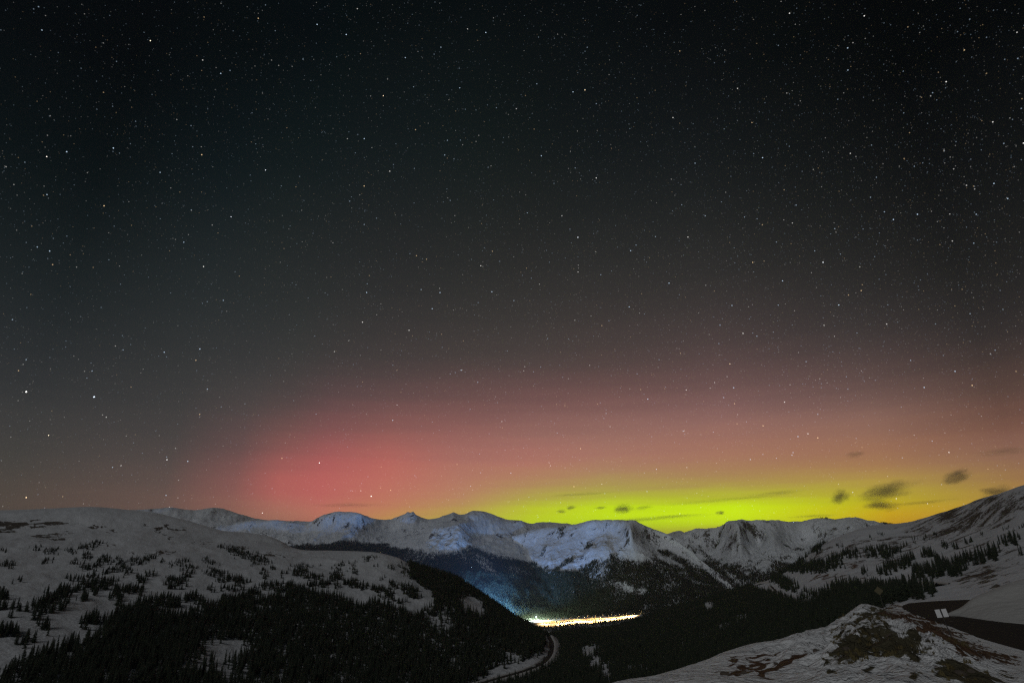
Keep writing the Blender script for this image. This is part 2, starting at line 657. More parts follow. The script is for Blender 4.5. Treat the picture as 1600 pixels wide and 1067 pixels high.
# ---- distant peaks seen through the gap
rows = [[(840, 840, 9800), (960, 842, 9800), (1030, 838, 9800), (1046, 833, 9700), (1054, 830.5, 9600), (1062, 829, 9600), (1070, 832, 9600), (1077, 834, 9700), (1085, 831.5, 9500), (1095, 828, 9400), (1115, 826, 9400), (1180, 828, 9400)],
        [(840, 848, 9200), (1060, 846, 9000), (1180, 848, 9000)],
        [(840, 875, 8200), (1060, 880, 8000), (1180, 880, 8000)]]
P5 = Patch(rows, 200, 16, back=(700, 250))
far_detail(P5, 45, 9500, 61)
P5.build('distant_peaks', M_FAR, 'small faint snowy peaks far behind the gap between two mountains', 'mountain')

# ---- pale mountain at the far left
rows = [[(60, 806, 8200), (150, 800, 8200), (200, 797, 8200), (240, 795, 8200), (268, 793, 8200), (300, 796.5, 8200), (318, 795, 8200), (333, 793, 8200), (347, 794, 8200), (360, 798, 8200), (378, 804, 8100), (400, 810, 8000), (430, 813, 7900), (470, 814, 7900), (520, 816, 7900), (620, 822, 7900)],
        [(60, 825, 7850), (250, 818, 7750), (340, 815, 7650), (400, 825, 7550), (470, 832, 7450), (620, 840, 7450)],
        [(60, 860, 7200), (340, 850, 7100), (470, 858, 7000), (620, 862, 7000)],
        [(60, 920, 6300), (620, 920, 6300)]]
P1 = Patch(rows, 300, 26)
far_detail(P1, 70, 7800, 3, rock_bias=-0.06)
P1.build('far_left_mountain', M_FAR, 'pale snowy mountain with rounded top at left below the pink glow', 'mountain')

# ---- right-hand far mountain
rows = [[(1010, 862, 5600), (1040, 848, 5700), (1060, 838, 5700), (1075, 830, 5800), (1090, 827, 5800), (1105, 826, 5800), (1122, 823, 5800), (1138, 816, 5700), (1150, 812.5, 5600), (1158, 811.5, 5600), (1172, 813, 5600), (1190, 811, 5600), (1200, 812, 5600), (1215, 813, 5700), (1232, 816, 5800), (1250, 815, 5900), (1265, 812, 5900), (1280, 809.5, 5900), (1292, 809, 5900), (1305, 810.5, 5900), (1320, 810, 5900), (1335, 808.5, 5900), (1350, 811, 5900), (1370, 814.5, 5900), (1390, 818, 5900), (1440, 824, 5900), (1520, 830, 5900)],
        [(1010, 880, 5380), (1060, 862, 5480), (1100, 850, 5580), (1125, 852, 5480), (1142, 842, 5260), (1154, 836, 5080), (1170, 844, 5330), (1186, 848, 5440), (1206, 838, 5200), (1230, 846, 5460), (1255, 848, 5620), (1300, 836, 5480), (1400, 840, 5480), (1520, 845, 5480)],
        [(1010, 900, 5050), (1060, 890, 5050), (1110, 884, 5000), (1150, 876, 4850), (1200, 874, 4800), (1250, 872, 4900), (1300, 866, 4900), (1400, 868, 4900), (1520, 870, 4900)],
        [(1010, 930, 4400), (1150, 920, 4300), (1250, 915, 4250), (1400, 905, 4250), (1520, 905, 4250)],
        [(1010, 962, 3500), (1250, 962, 3500), (1520, 955, 3500)]]
P4 = Patch(rows, 420, 30)
far_detail(P4, 74, 5200, 13, ribs=1.5, rock_bias=0.02)
P4.build('right_far_mountain', M_FAR, 'steep ribbed snowy mountain with flat top right of the gap', 'mountain')

# ---- long range in the middle left
rows = [[(330, 824, 6550), (380, 815, 6450), (400, 813.5, 6450), (430, 813, 6350), (450, 815, 6350), (488, 814, 6250), (497, 809, 6150), (507, 804.5, 6050), (518, 801, 6050), (530, 799.5, 6050), (538, 800.5, 6050), (546, 800, 6050), (560, 803, 6050), (572, 806.5, 6150), (585, 810, 6250), (600, 811.5, 6350), (610, 811, 6350), (619, 807.5, 6350), (627, 804.5, 6250), (633, 802, 6250), (637, 799.5, 6250), (641, 801, 6250), (645, 800.5, 6250), (650, 805, 6250), (658, 809, 6350), (670, 811.5, 6450), (685, 809.5, 6450), (693, 806, 6350), (703, 802.5, 6350), (709, 800, 6350), (716, 803, 6350), (724, 803.5, 6350), (733, 800, 6350), (742, 798.5, 6350), (752, 799, 6350), (765, 802, 6350), (778, 807, 6350), (792, 811.5, 6350), (812, 814, 6350), (830, 818, 6350), (842, 816, 6350), (855, 815, 6350), (880, 817, 6350), (905, 820, 6350), (960, 835, 6350)],
        [(330, 842, 6080), (430, 838, 5980), (500, 832, 5780), (540, 828, 5680), (600, 838, 5880), (650, 834, 5680), (690, 828, 5180), (715, 829, 5130), (745, 838, 5480), (790, 838, 5680), (850, 842, 5780), (900, 846, 5880), (960, 858, 5880)],
        [(330, 880, 5260), (430, 870, 5160), (520, 866, 4960), (600, 866, 4960), (660, 852, 4860), (715, 850, 4760), (760, 862, 4860), (850, 872, 5010), (900, 880, 5060), (960, 890, 5060)],
        [(330, 920, 4380), (520, 900, 4280), (640, 890, 4230), (720, 888, 4080), (800, 898, 4130), (880, 912, 4330), (960, 925, 4380)],
        [(330, 955, 3500), (640, 930, 3450), (760, 935, 3380), (870, 945, 3600), (960, 950, 3750)],
        [(330, 972, 3000), (700, 968, 3020), (870, 963.5, 3150), (960, 958, 3350)]]
P2 = Patch(rows, 620, 34)
far_detail(P2, 66, 5600, 23, ribs=0.9)
P2.build('middle_range', M_FAR, 'long snowy mountain range with three summits above the lit valley', 'mountain range')

# ---- central peak
rows = [[(800, 838, 5600), (840, 826, 5500), (870, 822, 5400), (900, 818.5, 5200), (912, 815.5, 5100), (920, 813, 5000), (927, 811.8, 5000), (940, 813, 5000), (950, 812.5, 4950), (962, 812, 4900), (975, 812.6, 4850), (985, 812.6, 4800), (991, 813, 4750), (998, 816.5, 4750), (1010, 822, 4700), (1022, 827, 4700), (1036, 832, 4700), (1048, 838, 4650), (1062, 848, 4600), (1080, 862, 4500), (1100, 879, 4400), (1120, 894, 4250), (1140, 908, 4100), (1160, 921, 3950), (1180, 934, 3800), (1220, 950, 3600)],
        [(800, 862, 5320), (870, 846, 5020), (920, 840, 4740), (955, 838, 4680), (972, 834, 4520), (985, 830, 4330), (998, 838, 4470), (1015, 849, 4600), (1040, 858, 4580), (1100, 892, 4320), (1140, 916, 4100), (1180, 938, 3870), (1220, 953, 3680)],
        [(800, 890, 4830), (870, 876, 4530), (920, 866, 4380), (980, 860, 4230), (1040, 880, 4210), (1100, 908, 4130), (1180, 941, 3830), (1220, 955, 3660)],
        [(800, 925, 4360), (870, 912, 4060), (930, 905, 3960), (1000, 902, 3880), (1060, 915, 3860), (1100, 926, 3840), (1180, 946, 3680), (1220, 957, 3560)],
        [(800, 950, 3900), (870, 942, 3600), (980, 937, 3560), (1100, 942, 3560), (1180, 950, 3540), (1220, 958, 3480)],
        [(800, 960, 3400), (870, 959, 3280), (980, 957, 3340), (1100, 958, 3360), (1220, 961, 3380)]]
P3 = Patch(rows, 460, 34)
far_detail(P3, 56, 4600, 47, ribs=1.3)
P3.build('central_peak', M_FAR, 'flat topped snowy peak with gullies below the brightest green glow', 'mountain')

# ---- valley floor with the lit highway
xs = np.linspace(-1500, 1500, 90)
ys = np.linspace(1700, 3700, 60)
XX, YY = np.meshgrid(xs, ys[::-1])
VF = Patch.__new__(Patch)
VF.X, VF.Y = XX, YY
VF.Z = VAL_Z + 2.2 * fbm(XX / 160, YY / 160, 3, 90) + np.clip(np.abs(XX - 0.3 * (YY - 2900)) - 420, 0, None) * 0.06
VF.D = np.hypot(XX, YY)
VF.T = np.ones_like(XX)
VF.att = {'rock': np.full(XX.shape, -0.2), 'dirt': np.full(XX.shape, -0.5)}
VF.build('valley_floor', M_HILL, 'flat snowy valley floor around the lit highway', 'valley floor')

# ---- left hill
LH = [[(-330, 803, 1750), (-100, 798, 1720), (0, 797.5, 1700), (50, 796, 1680), (100, 793.5, 1650), (140, 793, 1620), (200, 797, 1580), (240, 801, 1560), (270, 808, 1540), (300, 816, 1520), (330, 824.5, 1500), (350, 830, 1490), (390, 833, 1500), (420, 838, 1490), (440, 846, 1470), (455, 855, 1440), (480, 859.5, 1420), (530, 860, 1400), (580, 862, 1370), (620, 871, 1340), (650, 886, 1320), (680, 895, 1310), (710, 904, 1300), (740, 922, 1290), (770, 943, 1280), (800, 963, 1270), (830, 980, 1260), (850, 990, 1250), (868, 1004, 1240), (890, 1030, 1220)],
      [(-330, 850, 1320), (0, 838, 1320), (140, 836, 1320), (300, 846, 1320), (400, 856, 1320), (480, 870, 1270), (580, 876, 1230), (680, 908, 1200), (770, 957, 1180), (850, 1003, 1150), (890, 1040, 1130)],
      [(-330, 900, 1020), (0, 888, 1020), (140, 888, 1030), (300, 893, 1050), (450, 903, 1060), (580, 914, 1060), (680, 938, 1060), (770, 977, 1050), (850, 1016, 1040), (890, 1050, 1020)],
      [(-330, 960, 800), (0, 945, 810), (140, 945, 820), (300, 950, 860), (450, 958, 890), (600, 968, 920), (700, 982, 940), (780, 1010, 950), (850, 1030, 950), (890, 1062, 930)],
      [(-330, 1030, 640), (0, 1008, 650), (140, 1008, 665), (300, 1012, 710), (450, 1018, 750), (600, 1025, 790), (780, 1042, 850), (850, 1050, 850), (890, 1080, 830)],
      [(-330, 1110, 520), (0, 1075, 530), (300, 1075, 590), (600, 1080, 680), (780, 1085, 740), (890, 1110, 720)],
      [(-330, 1260, 390), (0, 1210, 400), (600, 1200, 520), (890, 1220, 560)]]
PL = Patch(LH, 620, [40, 40, 44, 44, 40, 16], back=(400, 170))
w = np.interp(PL.T, [-2, 0, 0.4, 6], [0.5, 0.2, 1, 1])
PL.Z = PL.Z + w * (7 * fbm(PL.X / 170, PL.Y / 170, 4, 71) + 2.0 * ridged(PL.X / 60, PL.Y / 90, 4, 72) + 0.7 * fbm(PL.X / 14, PL.Y / 14, 3, 73) + 0.9 * ridged((PL.X + PL.Y) / 46, (PL.X - PL.Y) / 11, 3, 74))
PX, PY = warp(*PL.pix(), PL.X, PL.Y, 30, 14, 301)
rock = ell(PX, PY, [(110, 205, 340, 15, 1), (40, 235, 90, 14, 8), (220, 285, 130, 26, 8, .62), (340, 270, 70, 26, 0, .6), (520, 215, 25, 8, 10), (580, 215, 22, 6, 0), (805, 205, 34, 7, 0, .8),
                      (850, 238, 22, 16, 40), (920, 222, 70, 8, -8), (925, 280, 20, 12, 20, .8), (885, 262, 12, 10, 30, .7), (700, 365, 50, 5, -8, .7), (790, 355, 80, 5, 5, .7), (900, 357, 80, 6, 0, .8), (1080, 292, 10, 8, -30), (1130, 315, 20, 6, -35),
                      (1300, 330, 80, 8, -8, .9), (1480, 368, 70, 8, 0, .9), (600, 325, 30, 10, 10, .7), (600, 245, 12, 16, 0, .7), (370, 245, 14, 8, 0, .8)], 0.5, 0, 760, 3.476)
rock = np.maximum(rock, ell(PX, PY, [(100, 370, 80, 8, 0, .9), (220, 380, 40, 4, 0, .6)], 0.5, 400, 760, 3.476))
PL.att['rock'] = rock * 0.98 - 0.1 + 0.3 * fbm(PL.X / 40, PL.Y / 40, 4, 75)
PL.att['dirt'] = np.full(PL.X.shape, -0.5)
PL.build('left_hill', M_HILL, 'broad rounded snow hill at left with forested lower slope', 'hill')

# ---- right hill and the near side of the valley
RH = [[(740, 1012, 1500), (780, 1004, 1500), (850, 998, 1550), (880, 990, 1700), (940, 987, 1800), (1000, 970, 1850), (1022, 961, 1830), (1050, 951, 1800), (1100, 938, 1750), (1150, 924, 1650), (1200, 906, 1550), (1240, 886, 1480), (1262, 868, 1440), (1280, 854, 1430), (1300, 843, 1450), (1330, 830, 1500), (1370, 820.5, 1560), (1400, 818.5, 1580), (1420, 816, 1560), (1450, 808, 1480), (1470, 802, 1430), (1500, 793, 1350), (1540, 778, 1230), (1570, 770, 1150), (1600, 760, 1080), (1700, 735, 950), (1900, 705, 800)],
      [(740, 1020, 1320), (780, 1012, 1300), (850, 1006, 1300), (940, 1000, 1350), (1050, 978, 1350), (1150, 950, 1280), (1220, 918, 1200), (1280, 884, 1150), (1330, 866, 1130), (1400, 852, 1120), (1500, 836, 980), (1600, 812, 820), (1900, 765, 640)],
      [(740, 1036, 1120), (780, 1030, 1100), (850, 1025, 1080), (940, 1020, 1040), (1050, 1008, 1000), (1150, 984, 920), (1220, 945, 900), (1280, 915, 890), (1330, 898, 880), (1400, 885, 860), (1500, 868, 740), (1600, 848, 620), (1900, 815, 500)],
      [(740, 1055, 930), (780, 1052, 920), (850, 1047, 900), (940, 1045, 840), (1050, 1034, 760), (1150, 1013, 690), (1220, 982, 670), (1280, 950, 680), (1330, 930, 680), (1400, 913, 660), (1500, 900, 560), (1600, 885, 470), (1900, 865, 380)],
      [(740, 1082, 780), (780, 1080, 770), (850, 1075, 740), (940, 1075, 660), (1050, 1064, 560), (1150, 1043, 480), (1220, 1015, 450), (1280, 985, 460), (1330, 962, 470), (1400, 935, 480), (1460, 925, 440), (1500, 921, 410), (1600, 908, 330), (1900, 890, 290)],
      [(740, 1140, 600), (940, 1130, 510), (1050, 1115, 410), (1150, 1095, 340), (1280, 1030, 300), (1400, 970, 300), (1500, 945, 270), (1600, 935, 240), (1900, 925, 225)],
      [(740, 1260, 420), (1050, 1220, 260), (1280, 1090, 190), (1400, 1010, 190), (1500, 975, 190), (1600, 965, 190), (1900, 960, 190)]]
PR = Patch(RH, 640, [44, 44, 44, 44, 40, 14], back=(450, 190))
w = np.interp(PR.T, [-2, 0, 0.4, 4, 6], [0.5, 0.2, 1, 0.7, 0.4])
PR.Z = PR.Z + w * (5 * fbm(PR.X / 150, PR.Y / 150, 4, 81) + 2.2 * ridged(PR.X / 55, PR.Y / 80, 4, 82) + 0.7 * fbm(PR.X / 12, PR.Y / 12, 3, 83))
PX, PY = warp(*PR.pix(), PR.X, PR.Y, 22, 14, 311)
K4 = dict(ox=1150, oy=760, k=3.476)
rock = ell(PX, PY, [(1250, 170, 460, 140, 18, .74), (700, 350, 420, 100, 5, .6), (1350, 400, 300, 130, 10, .56), (1300, 120, 240, 22, 20, .66), (1450, 60, 160, 18, 22, .66), (1480, 150, 130, 22, 18, .62), (1200, 200, 160, 16, 20, .55), (950, 245, 45, 14, 10, .8), (1060, 330, 60, 14, 10, .5), (1450, 220, 120, 14, 12, .6), (1100, 165, 60, 10, 25, .6),
                      (1350, 480, 80, 40, 25, .95), (1240, 500, 60, 30, 30, .9), (1420, 545, 40, 16, 25, .9), (1510, 535, 60, 18, 12, 1.0), (900, 512, 70, 14, 0, .8), (530, 380, 40, 20, 10, .5)], 0.5, **K4)
dirt = ell(PX, PY, [(500, 495, 110, 20, 3, .9), (640, 430, 50, 18, 0, .85), (700, 505, 60, 10, 0, .9), (1000, 310, 90, 34, 20, .55), (480, 350, 50, 30, 30, .45), (1300, 500, 90, 34, 25, .5), (760, 480, 60, 20, 0, .6)], 0.5, **K4)
PR.att['rock'] = rock * 0.85 - 0.08 + 0.42 * fbm(PR.X / 26, PR.Y / 40, 4, 85)
PR.att['dirt'] = dirt * 0.85 - 0.12 + 0.3 * fbm(PR.X / 22, PR.Y / 22, 4, 87)
PR.build('right_hill', M_HILL, 'snow and scree hill rising at right down to the forested valley', 'hill')

# ---- foreground bank: crest is row 4, the road shelf lies behind it on the right
RZ = -9.6


def shelf(pts):
    return [(x, y, float(np.hypot(*unproj_z(x, y, RZ)[:2]))) for x, y in pts]


FG = [[(900, 1150, 80), (1180, 1060, 90), (1300, 1010, 110), (1352, 975, 130)] + shelf([(1400, 944), (1440, 939), (1500, 935.5), (1600, 932), (1750, 932)]),
      [(900, 1140, 66), (1180, 1048, 76), (1300, 1000, 90), (1352, 966, 100)] + shelf([(1395, 950), (1440, 948), (1500, 950), (1600, 955), (1750, 960)]),
      [(900, 1128, 52), (1180, 1034, 62), (1300, 990, 74), (1352, 958, 80)] + shelf([(1395, 956), (1440, 965), (1500, 983), (1600, 1010), (1750, 1045)]),
      [(900, 1112, 40), (1180, 1020, 50), (1300, 983, 60), (1352, 952, 66)] + [(1395, 962, 72), (1440, 984, 68), (1500, 1014, 60), (1600, 1046, 50), (1750, 1090, 42)],
      [(900, 1098, 29), (970, 1070, 30), (1000, 1061, 31), (1050, 1049, 33), (1100, 1036, 36), (1140, 1021, 38), (1180, 1010, 41), (1230, 999, 44), (1270, 990, 48), (1290, 984, 51), (1315, 970, 55), (1335, 956, 58), (1350, 948, 60), (1362, 950, 60), (1385, 960, 59), (1420, 976, 56), (1450, 990, 53), (1480, 1005, 50), (1515, 1024, 47), (1550, 1040, 44), (1600, 1053, 42), (1750, 1095, 36)],
      [(900, 1110, 25), (1000, 1072, 27), (1100, 1050, 31), (1180, 1034, 34), (1250, 1020, 37), (1300, 1004, 42), (1350, 972, 51), (1385, 978, 50), (1420, 990, 48), (1480, 1016, 44), (1550, 1050, 39), (1600, 1063, 37), (1750, 1105, 32)],
      [(900, 1140, 18), (1100, 1078, 22), (1250, 1050, 27), (1320, 1036, 30), (1350, 1020, 34), (1400, 1024, 33), (1450, 1040, 30), (1520, 1058, 28), (1600, 1080, 27), (1750, 1120, 25)],
      [(900, 1240, 10), (1100, 1150, 13), (1350, 1085, 19), (1450, 1085, 20), (1600, 1110, 20), (1750, 1150, 18)],
      [(900, 1500, 5), (1350, 1400, 6), (1750, 1400, 6)]]
PF = Patch(FG, 520, [8, 14, 24, 30, 40, 60, 40, 14], back=None)
w = np.interp(PF.T, [0, 2.4, 3, 4, 4.4, 8], [0, 0, .5, .6, 1, 1]) * np.clip((PF.D - 3) / 15, 0, 1)
hump = ell(PX := PF.pix()[0], PY := PF.pix()[1], [(1400, 1010, 150, 50, 0, 1)], 0.6)
PF.Z = PF.Z + w * (0.5 * fbm(PF.X / 9, PF.Y / 9, 4, 91) + (0.1 + 0.85 * hump) * ridged(PF.X / 3.6, PF.Y / 3.6, 4, 92) + (0.05 + .22 * hump) * fbm(PF.X / .7, PF.Y / .7, 3, 93))
lo = (PF.T < 2.2) & (PF.X > 0)
PX, PY = warp(*PF.pix(), PF.X, PF.Y, 4.0, 22, 321)
K2 = dict(ox=1180, oy=920, k=7.26)
dirt = ell(PX, PY, [(330, 830, 270, 62, 25, 1.0), (80, 800, 140, 30, 20, .85), (200, 770, 140, 22, 18, .75), (-150, 800, 180, 26, 22, .75), (-330, 860, 160, 14, 25, .75), (-60, 900, 200, 44, 22, .95), (-250, 920, 180, 34, 25, .9), (240, 910, 160, 60, 22, .95), (-420, 800, 120, 8, 25, .6)], 0.4, **K2)
K1 = dict(ox=1390, oy=920, k=7.257)
dirt = np.maximum(dirt, ell(PX, PY, [(450, 430, 460, 90, -20, .75), (900, 660, 520, 110, -18, .75), (60, 260, 170, 90, 0, .6), (330, 340, 360, 45, -18, .9), (700, 480, 420, 40, -22, .75), (100, 220, 140, 60, 0, .6), (370, 460, 190, 50, -10, 1.0), (950, 650, 300, 60, -15, .8), (1200, 760, 350, 60, -15, .9), (60, 330, 120, 40, 0, .8)], 0.4, **K1))
rock = ell(PX, PY, [(1250, 560, 540, 340, 35, .68), (1300, 620, 260, 170, 30, .68), (1150, 800, 300, 140, 25, .62), (1000, 520, 200, 120, 45, .55), (850, 800, 60, 60, 0, .7), (1450, 330, 160, 90, -20, .7), (700, 870, 30, 16, 0, .9), (560, 780, 16, 10, 0, .9), (950, 900, 80, 40, 10, .8), (1350, 880, 120, 60, 10, .8), (1180, 300, 120, 60, 40, .6)], 0.5, **K2)
rock = np.maximum(rock, ell(PX, PY, [(120, 650, 260, 140, 35, .85), (330, 720, 200, 110, 35, .7), (700, 900, 220, 120, 10, .85), (950, 1000, 300, 90, -10, .9), (1300, 1000, 250, 60, -10, .7), (250, 1000, 140, 60, 20, .7), (760, 620, 160, 40, -12, .8)], 0.5, **K1))
crest = ell(PX, PY, [(350, 520, 300, 16, -22, 1), (620, 670, 230, 26, -32, 1), (1050, 860, 420, 42, -14, 1), (150, 400, 120, 20, -15, .7)], 0.5, **K1)
PF.att['rock'] = rock * 1.15 - 0.1 - 0.8 * crest + 0.5 * fbm(PF.X / 2.6, PF.Y / 2.6, 5, 95, .6)
PF.att['dirt'] = dirt * 1.2 - 0.16 - 0.8 * crest + 0.45 * fbm(PF.X / 2.2, PF.Y / 2.2, 5, 96, .6)
PF.build('foreground_bank', M_NEAR, 'snow bank with brown dirt and dry grass at bottom right', 'bank')

# ---- paved hairpin on the shelf
edge = [(1700, 1062), (1600, 1024), (1560, 1008), (1520, 992), (1490, 980), (1465, 971), (1440, 963), (1422, 956), (1412, 951), (1409, 948), (1411, 945), (1420, 942), (1440, 940), (1470, 938), (1500, 936.8), (1540, 935.5), (1600, 934), (1720, 934)]
top = []
ep = [unproj_z(x, y, RZ + 0.05) for x, y in edge]
sub = 6
for i in range(len(ep) - 1):
    for k in range(sub):
        q = ep[i] + (ep[i + 1] - ep[i]) * k / sub
        nz = 0.25 * perlin(np.array(q[0] / 1.7), np.array(q[1] / 1.7), 7)
        top.append((q[0] + float(nz), q[1] + float(nz), RZ + 0.05))
n = len(top)
cx, cy = unproj_z(1620, 965, RZ)[:2]
vs = top + [(cx, cy, RZ + 0.07)]
fs = [(i, i + 1, n) for i in range(n - 1)]
fs = [(a, c, b) for a, b, c in fs] if np.cross(np.array(vs[1]) - np.array(vs[0]), np.array(vs[n]) - np.array(vs[0]))[2] < 0 else fs
tag(obj('road', mesh_from('road', vs, fs, [M_ASPH])), 'dark asphalt hairpin road below the bank at right', 'road', kind='structure')

# ---- snow mound inside the hairpin
mr = [[(1470, 962), (1500, 949), (1520, 934), (1545, 923), (1570, 913), (1600, 903), (1680, 880), (1800, 860)],
      [(1470, 963), (1500, 957), (1520, 951), (1545, 945), (1570, 940), (1600, 934), (1680, 920), (1800, 905)],
      [(1470, 964), (1500, 964), (1520, 966.5), (1545, 970), (1570, 973), (1600, 976), (1680, 985), (1800, 1000)]]
md = []
for k, r in enumerate(mr):
    q = []
    for x, y in r:
        foot = np.interp(x, [p[0] for p in mr[2]], [p[1] for p in mr[2]])
        d0 = float(np.hypot(*unproj_z(x, foot, RZ + 0.0)[:2]))
        grow = np.interp(x, [1470, 1600, 1800], [1, 20, 45])
        q.append((x, y, d0 + grow * (1 - k / 2)))
    md.append(q)
PM = Patch(md, 110, 22, back=(14, 5.0))
PM.Z = PM.Z + np.interp(PM.T, [-2, 0, 1, 1.9, 2], [.5, .5, 1, .3, 0]) * (0.35 * fbm(PM.X / 8, PM.Y / 8, 4, 101) + 0.08 * fbm(PM.X / 1.2, PM.Y / 1.2, 3, 102))
PM.Z[-1, :] = RZ - 0.3
PXm, PYm = PM.pix()
PM.att['rock'] = np.full(PM.X.shape, -0.1)
PM.att['dirt'] = np.interp(PM.T, [0, 1.3, 1.8, 2], [-.2, -.15, .3, .55])
PM.build('snow_mound', M_MOUND, 'smooth ploughed snow mound inside the road bend at right edge', 'snow mound')


# ---- roads laid over the hills
def smooth_line(pts, n):
    pts = np.array(pts)
    s = np.concatenate([[0], np.cumsum(np.linalg.norm(np.diff(pts, axis=0), axis=1))])
    q = np.linspace(0, s[-1], n)
    c = np.stack([pchip(s, pts[:, k], q) for k in range(3)], 1)
    for _ in range(4):
        c[1:-1] = (c[:-2] + 2 * c[1:-1] + c[2:]) / 4
    return c


def hill_road(name, label, patch, pix, width, lift, berm=3.5, n=60):
    c = smooth_line([patch.hit(x, y) for x, y in pix], n)
    t = np.gradient(c, axis=0)
    side = np.stack([t[:, 1], -t[:, 0], 0 * t[:, 0]], 1)
    side /= np.linalg.norm(side, axis=1, keepdims=True)
    c[:, 2] += lift
    prof = [-width / 2, width / 2]
    V = np.concatenate([c + side * o for o in prof])
    fs = [(i, n + i, n + i + 1, i + 1) for i in range(n - 1)]
    if np.cross(V[n] - V[0], V[1] - V[0])[2] < 0:
        fs = [f[::-1] for f in fs]
    rd = obj(name, mesh_from(name, V, fs, [M_ASPH], True))
    tag(rd, label, 'road', kind='structure')
    for sgn in (-1, 1):
        a = width / 2
        pr = [(a, -0.05), (a + 0.5, 0.9), (a + 0.55 * berm, 1.1), (a + berm, 0.2), (a + berm * 2.4, -3.5)]
        wv = 0.35 * fbm(c[:, 0] / 12, c[:, 1] / 12, 3, 111)
        V = np.concatenate([c + side * sgn * o + np.stack([0 * wv, 0 * wv, h + wv * (k in (1, 2, 3))], 1) for k, (o, h) in enumerate(pr)])
        fs = [(k * n + i, (k + 1) * n + i, (k + 1) * n + i + 1, k * n + i + 1) for k in range(len(pr) - 1) for i in range(n - 1)]
        if sgn < 0:
            fs = [f[::-1] for f in fs]
        obj('snow_berm', mesh_from('snow_berm', V, fs, [M_BERM], True), rd)
    return c


HROAD = hill_road('valley_highway', 'curving dark highway between snow banks below the left forest', PL, [(700, 1085), (755, 1068), (790, 1058), (825, 1048), (846, 1038), (858, 1026), (863, 1014), (861, 1003), (857, 992)], 9.5, 1.6, berm=5)
hill_road('switchback_road', 'narrow snowy road curving down the spur on the right slope', PR, [(1180, 908), (1196, 908), (1206, 917), (1222, 928), (1245, 936), (1268, 938), (1290, 932)], 6, 1.0, berm=2.6)
hill_road('bench_road', 'pale snow covered road crossing the right slope above the forest', PR, [(1300, 908), (1350, 907), (1400, 909), (1440, 910), (1475, 913)], 5, 0.6, berm=1.8)


# ------------------------------------------------------------------ conifers
def conifer(seed, slim):
    r = random.Random(seed)
    V, Fc = [], []
    T = 13
    lean = (r.uniform(-.02, .02), r.uniform(-.02, .02))
    for i in range(T):
        h = 0.07 + 0.86 * (i / (T - 1)) ** 0.92
        rad = slim * (1 - h) ** 0.8 * r.uniform(0.72, 1.18) + 0.014
        nb = 9 if i < 9 else 6
        a0 = r.uniform(0, 6.28)
        for k in range(nb):
            if r.random() < 0.1:
                continue
            a = a0 + 6.283 * k / nb + r.uniform(-.25, .25)
            rr = rad * r.uniform(0.6, 1.15)
            da = 0.42
            cx_, cy_ = lean[0] * h, lean[1] * h
            b = len(V)
            zt = h + 0.055
            V += [(cx_, cy_, zt), (cx_ + rr * .55 * math.cos(a - da), cy_ + rr * .55 * math.sin(a - da), h - rr * .18),
                  (cx_ + rr * math.cos(a), cy_ + rr * math.sin(a), h - rr * .38 + r.uniform(-.012, .012)), (cx_ + rr * .55 * math.cos(a + da), cy_ + rr * .55 * math.sin(a + da), h - rr * .18)]
            Fc += [(b, b + 1, b + 2), (b, b + 2, b + 3)]
    b = len(V)
    for k in range(5):
        a = 6.283 * k / 5
        V.append((0.016 * math.cos(a), 0.016 * math.sin(a), 0.92))
    V.append((lean[0], lean[1], 1.03))
    Fc += [(b + k, b + (k + 1) % 5, b + 5) for k in range(5)]
    return V, Fc


def trunk_geo():
    m = MB().tube((0, 0, -0.06), (0, 0, 0.93), 0.022, 0.004, 6)
    return m.v, [q for q in m.f]


crowns, trunks, whole = [], [], []
for k, (sd, sl) in enumerate(((1, .17), (2, .21), (3, .26), (4, .15))):
    V, Fc = conifer(sd, sl)
    crowns.append(mesh_from('crown', V, Fc, [M_NEEDLE]))
    tv, tf = trunk_geo()
    trunks.append(mesh_from('trunk', tv, tf, [M_BARK]))
    nb = len(V)
    whole.append(mesh_from('conifer', V + tv, Fc + [tuple(i + nb for i in f) for f in tf], [M_NEEDLE, M_BARK], midx=[0] * len(Fc) + [1] * len(tf)))
proto = bpy.data.collections.new('conifer_shapes')
for k, m in enumerate(whole):
    proto.objects.link(bpy.data.objects.new('conifer_shape', m))


def scatter_group(name, coll):
    g = bpy.data.node_groups.new(name, 'GeometryNodeTree')
    g.interface.new_socket('Geometry', in_out='INPUT', socket_type='NodeSocketGeometry')
    g.interface.new_socket('Geometry', in_out='OUTPUT', socket_type='NodeSocketGeometry')
    N, L = g.nodes, g.links
    gi, go = N.new('NodeGroupInput'), N.new('NodeGroupOutput')
    m2p = N.new('GeometryNodeMeshToPoints')
    iop = N.new('GeometryNodeInstanceOnPoints')
    ci = N.new('GeometryNodeCollectionInfo')
    ci.inputs['Collection'].default_value = coll
    ci.inputs['Separate Children'].default_value = True
    ci.inputs['Reset Children'].default_value = True
    na = N.new('GeometryNodeInputNamedAttribute')
    na.data_type = 'FLOAT_VECTOR'
    na.inputs['Name'].default_value = 'size'
    nr = N.new('GeometryNodeInputNamedAttribute')
    nr.data_type = 'FLOAT_VECTOR'
    nr.inputs['Name'].default_value = 'turn'
    L.new(gi.outputs[0], m2p.inputs['Mesh'])
    L.new(m2p.outputs[0], iop.inputs['Points'])
    L.new(ci.outputs[0], iop.inputs['Instance'])
    iop.inputs['Pick Instance'].default_value = True
    L.new(na.outputs['Attribute'], iop.inputs['Scale'])
    e2r = N.new('FunctionNodeEulerToRotation')
    L.new(nr.outputs['Attribute'], e2r.inputs[0])
    L.new(e2r.outputs[0], iop.inputs['Rotation'])
    L.new(iop.outputs[0], go.inputs[0])
    return g


G_TREES = scatter_group('scatter_conifers', proto)


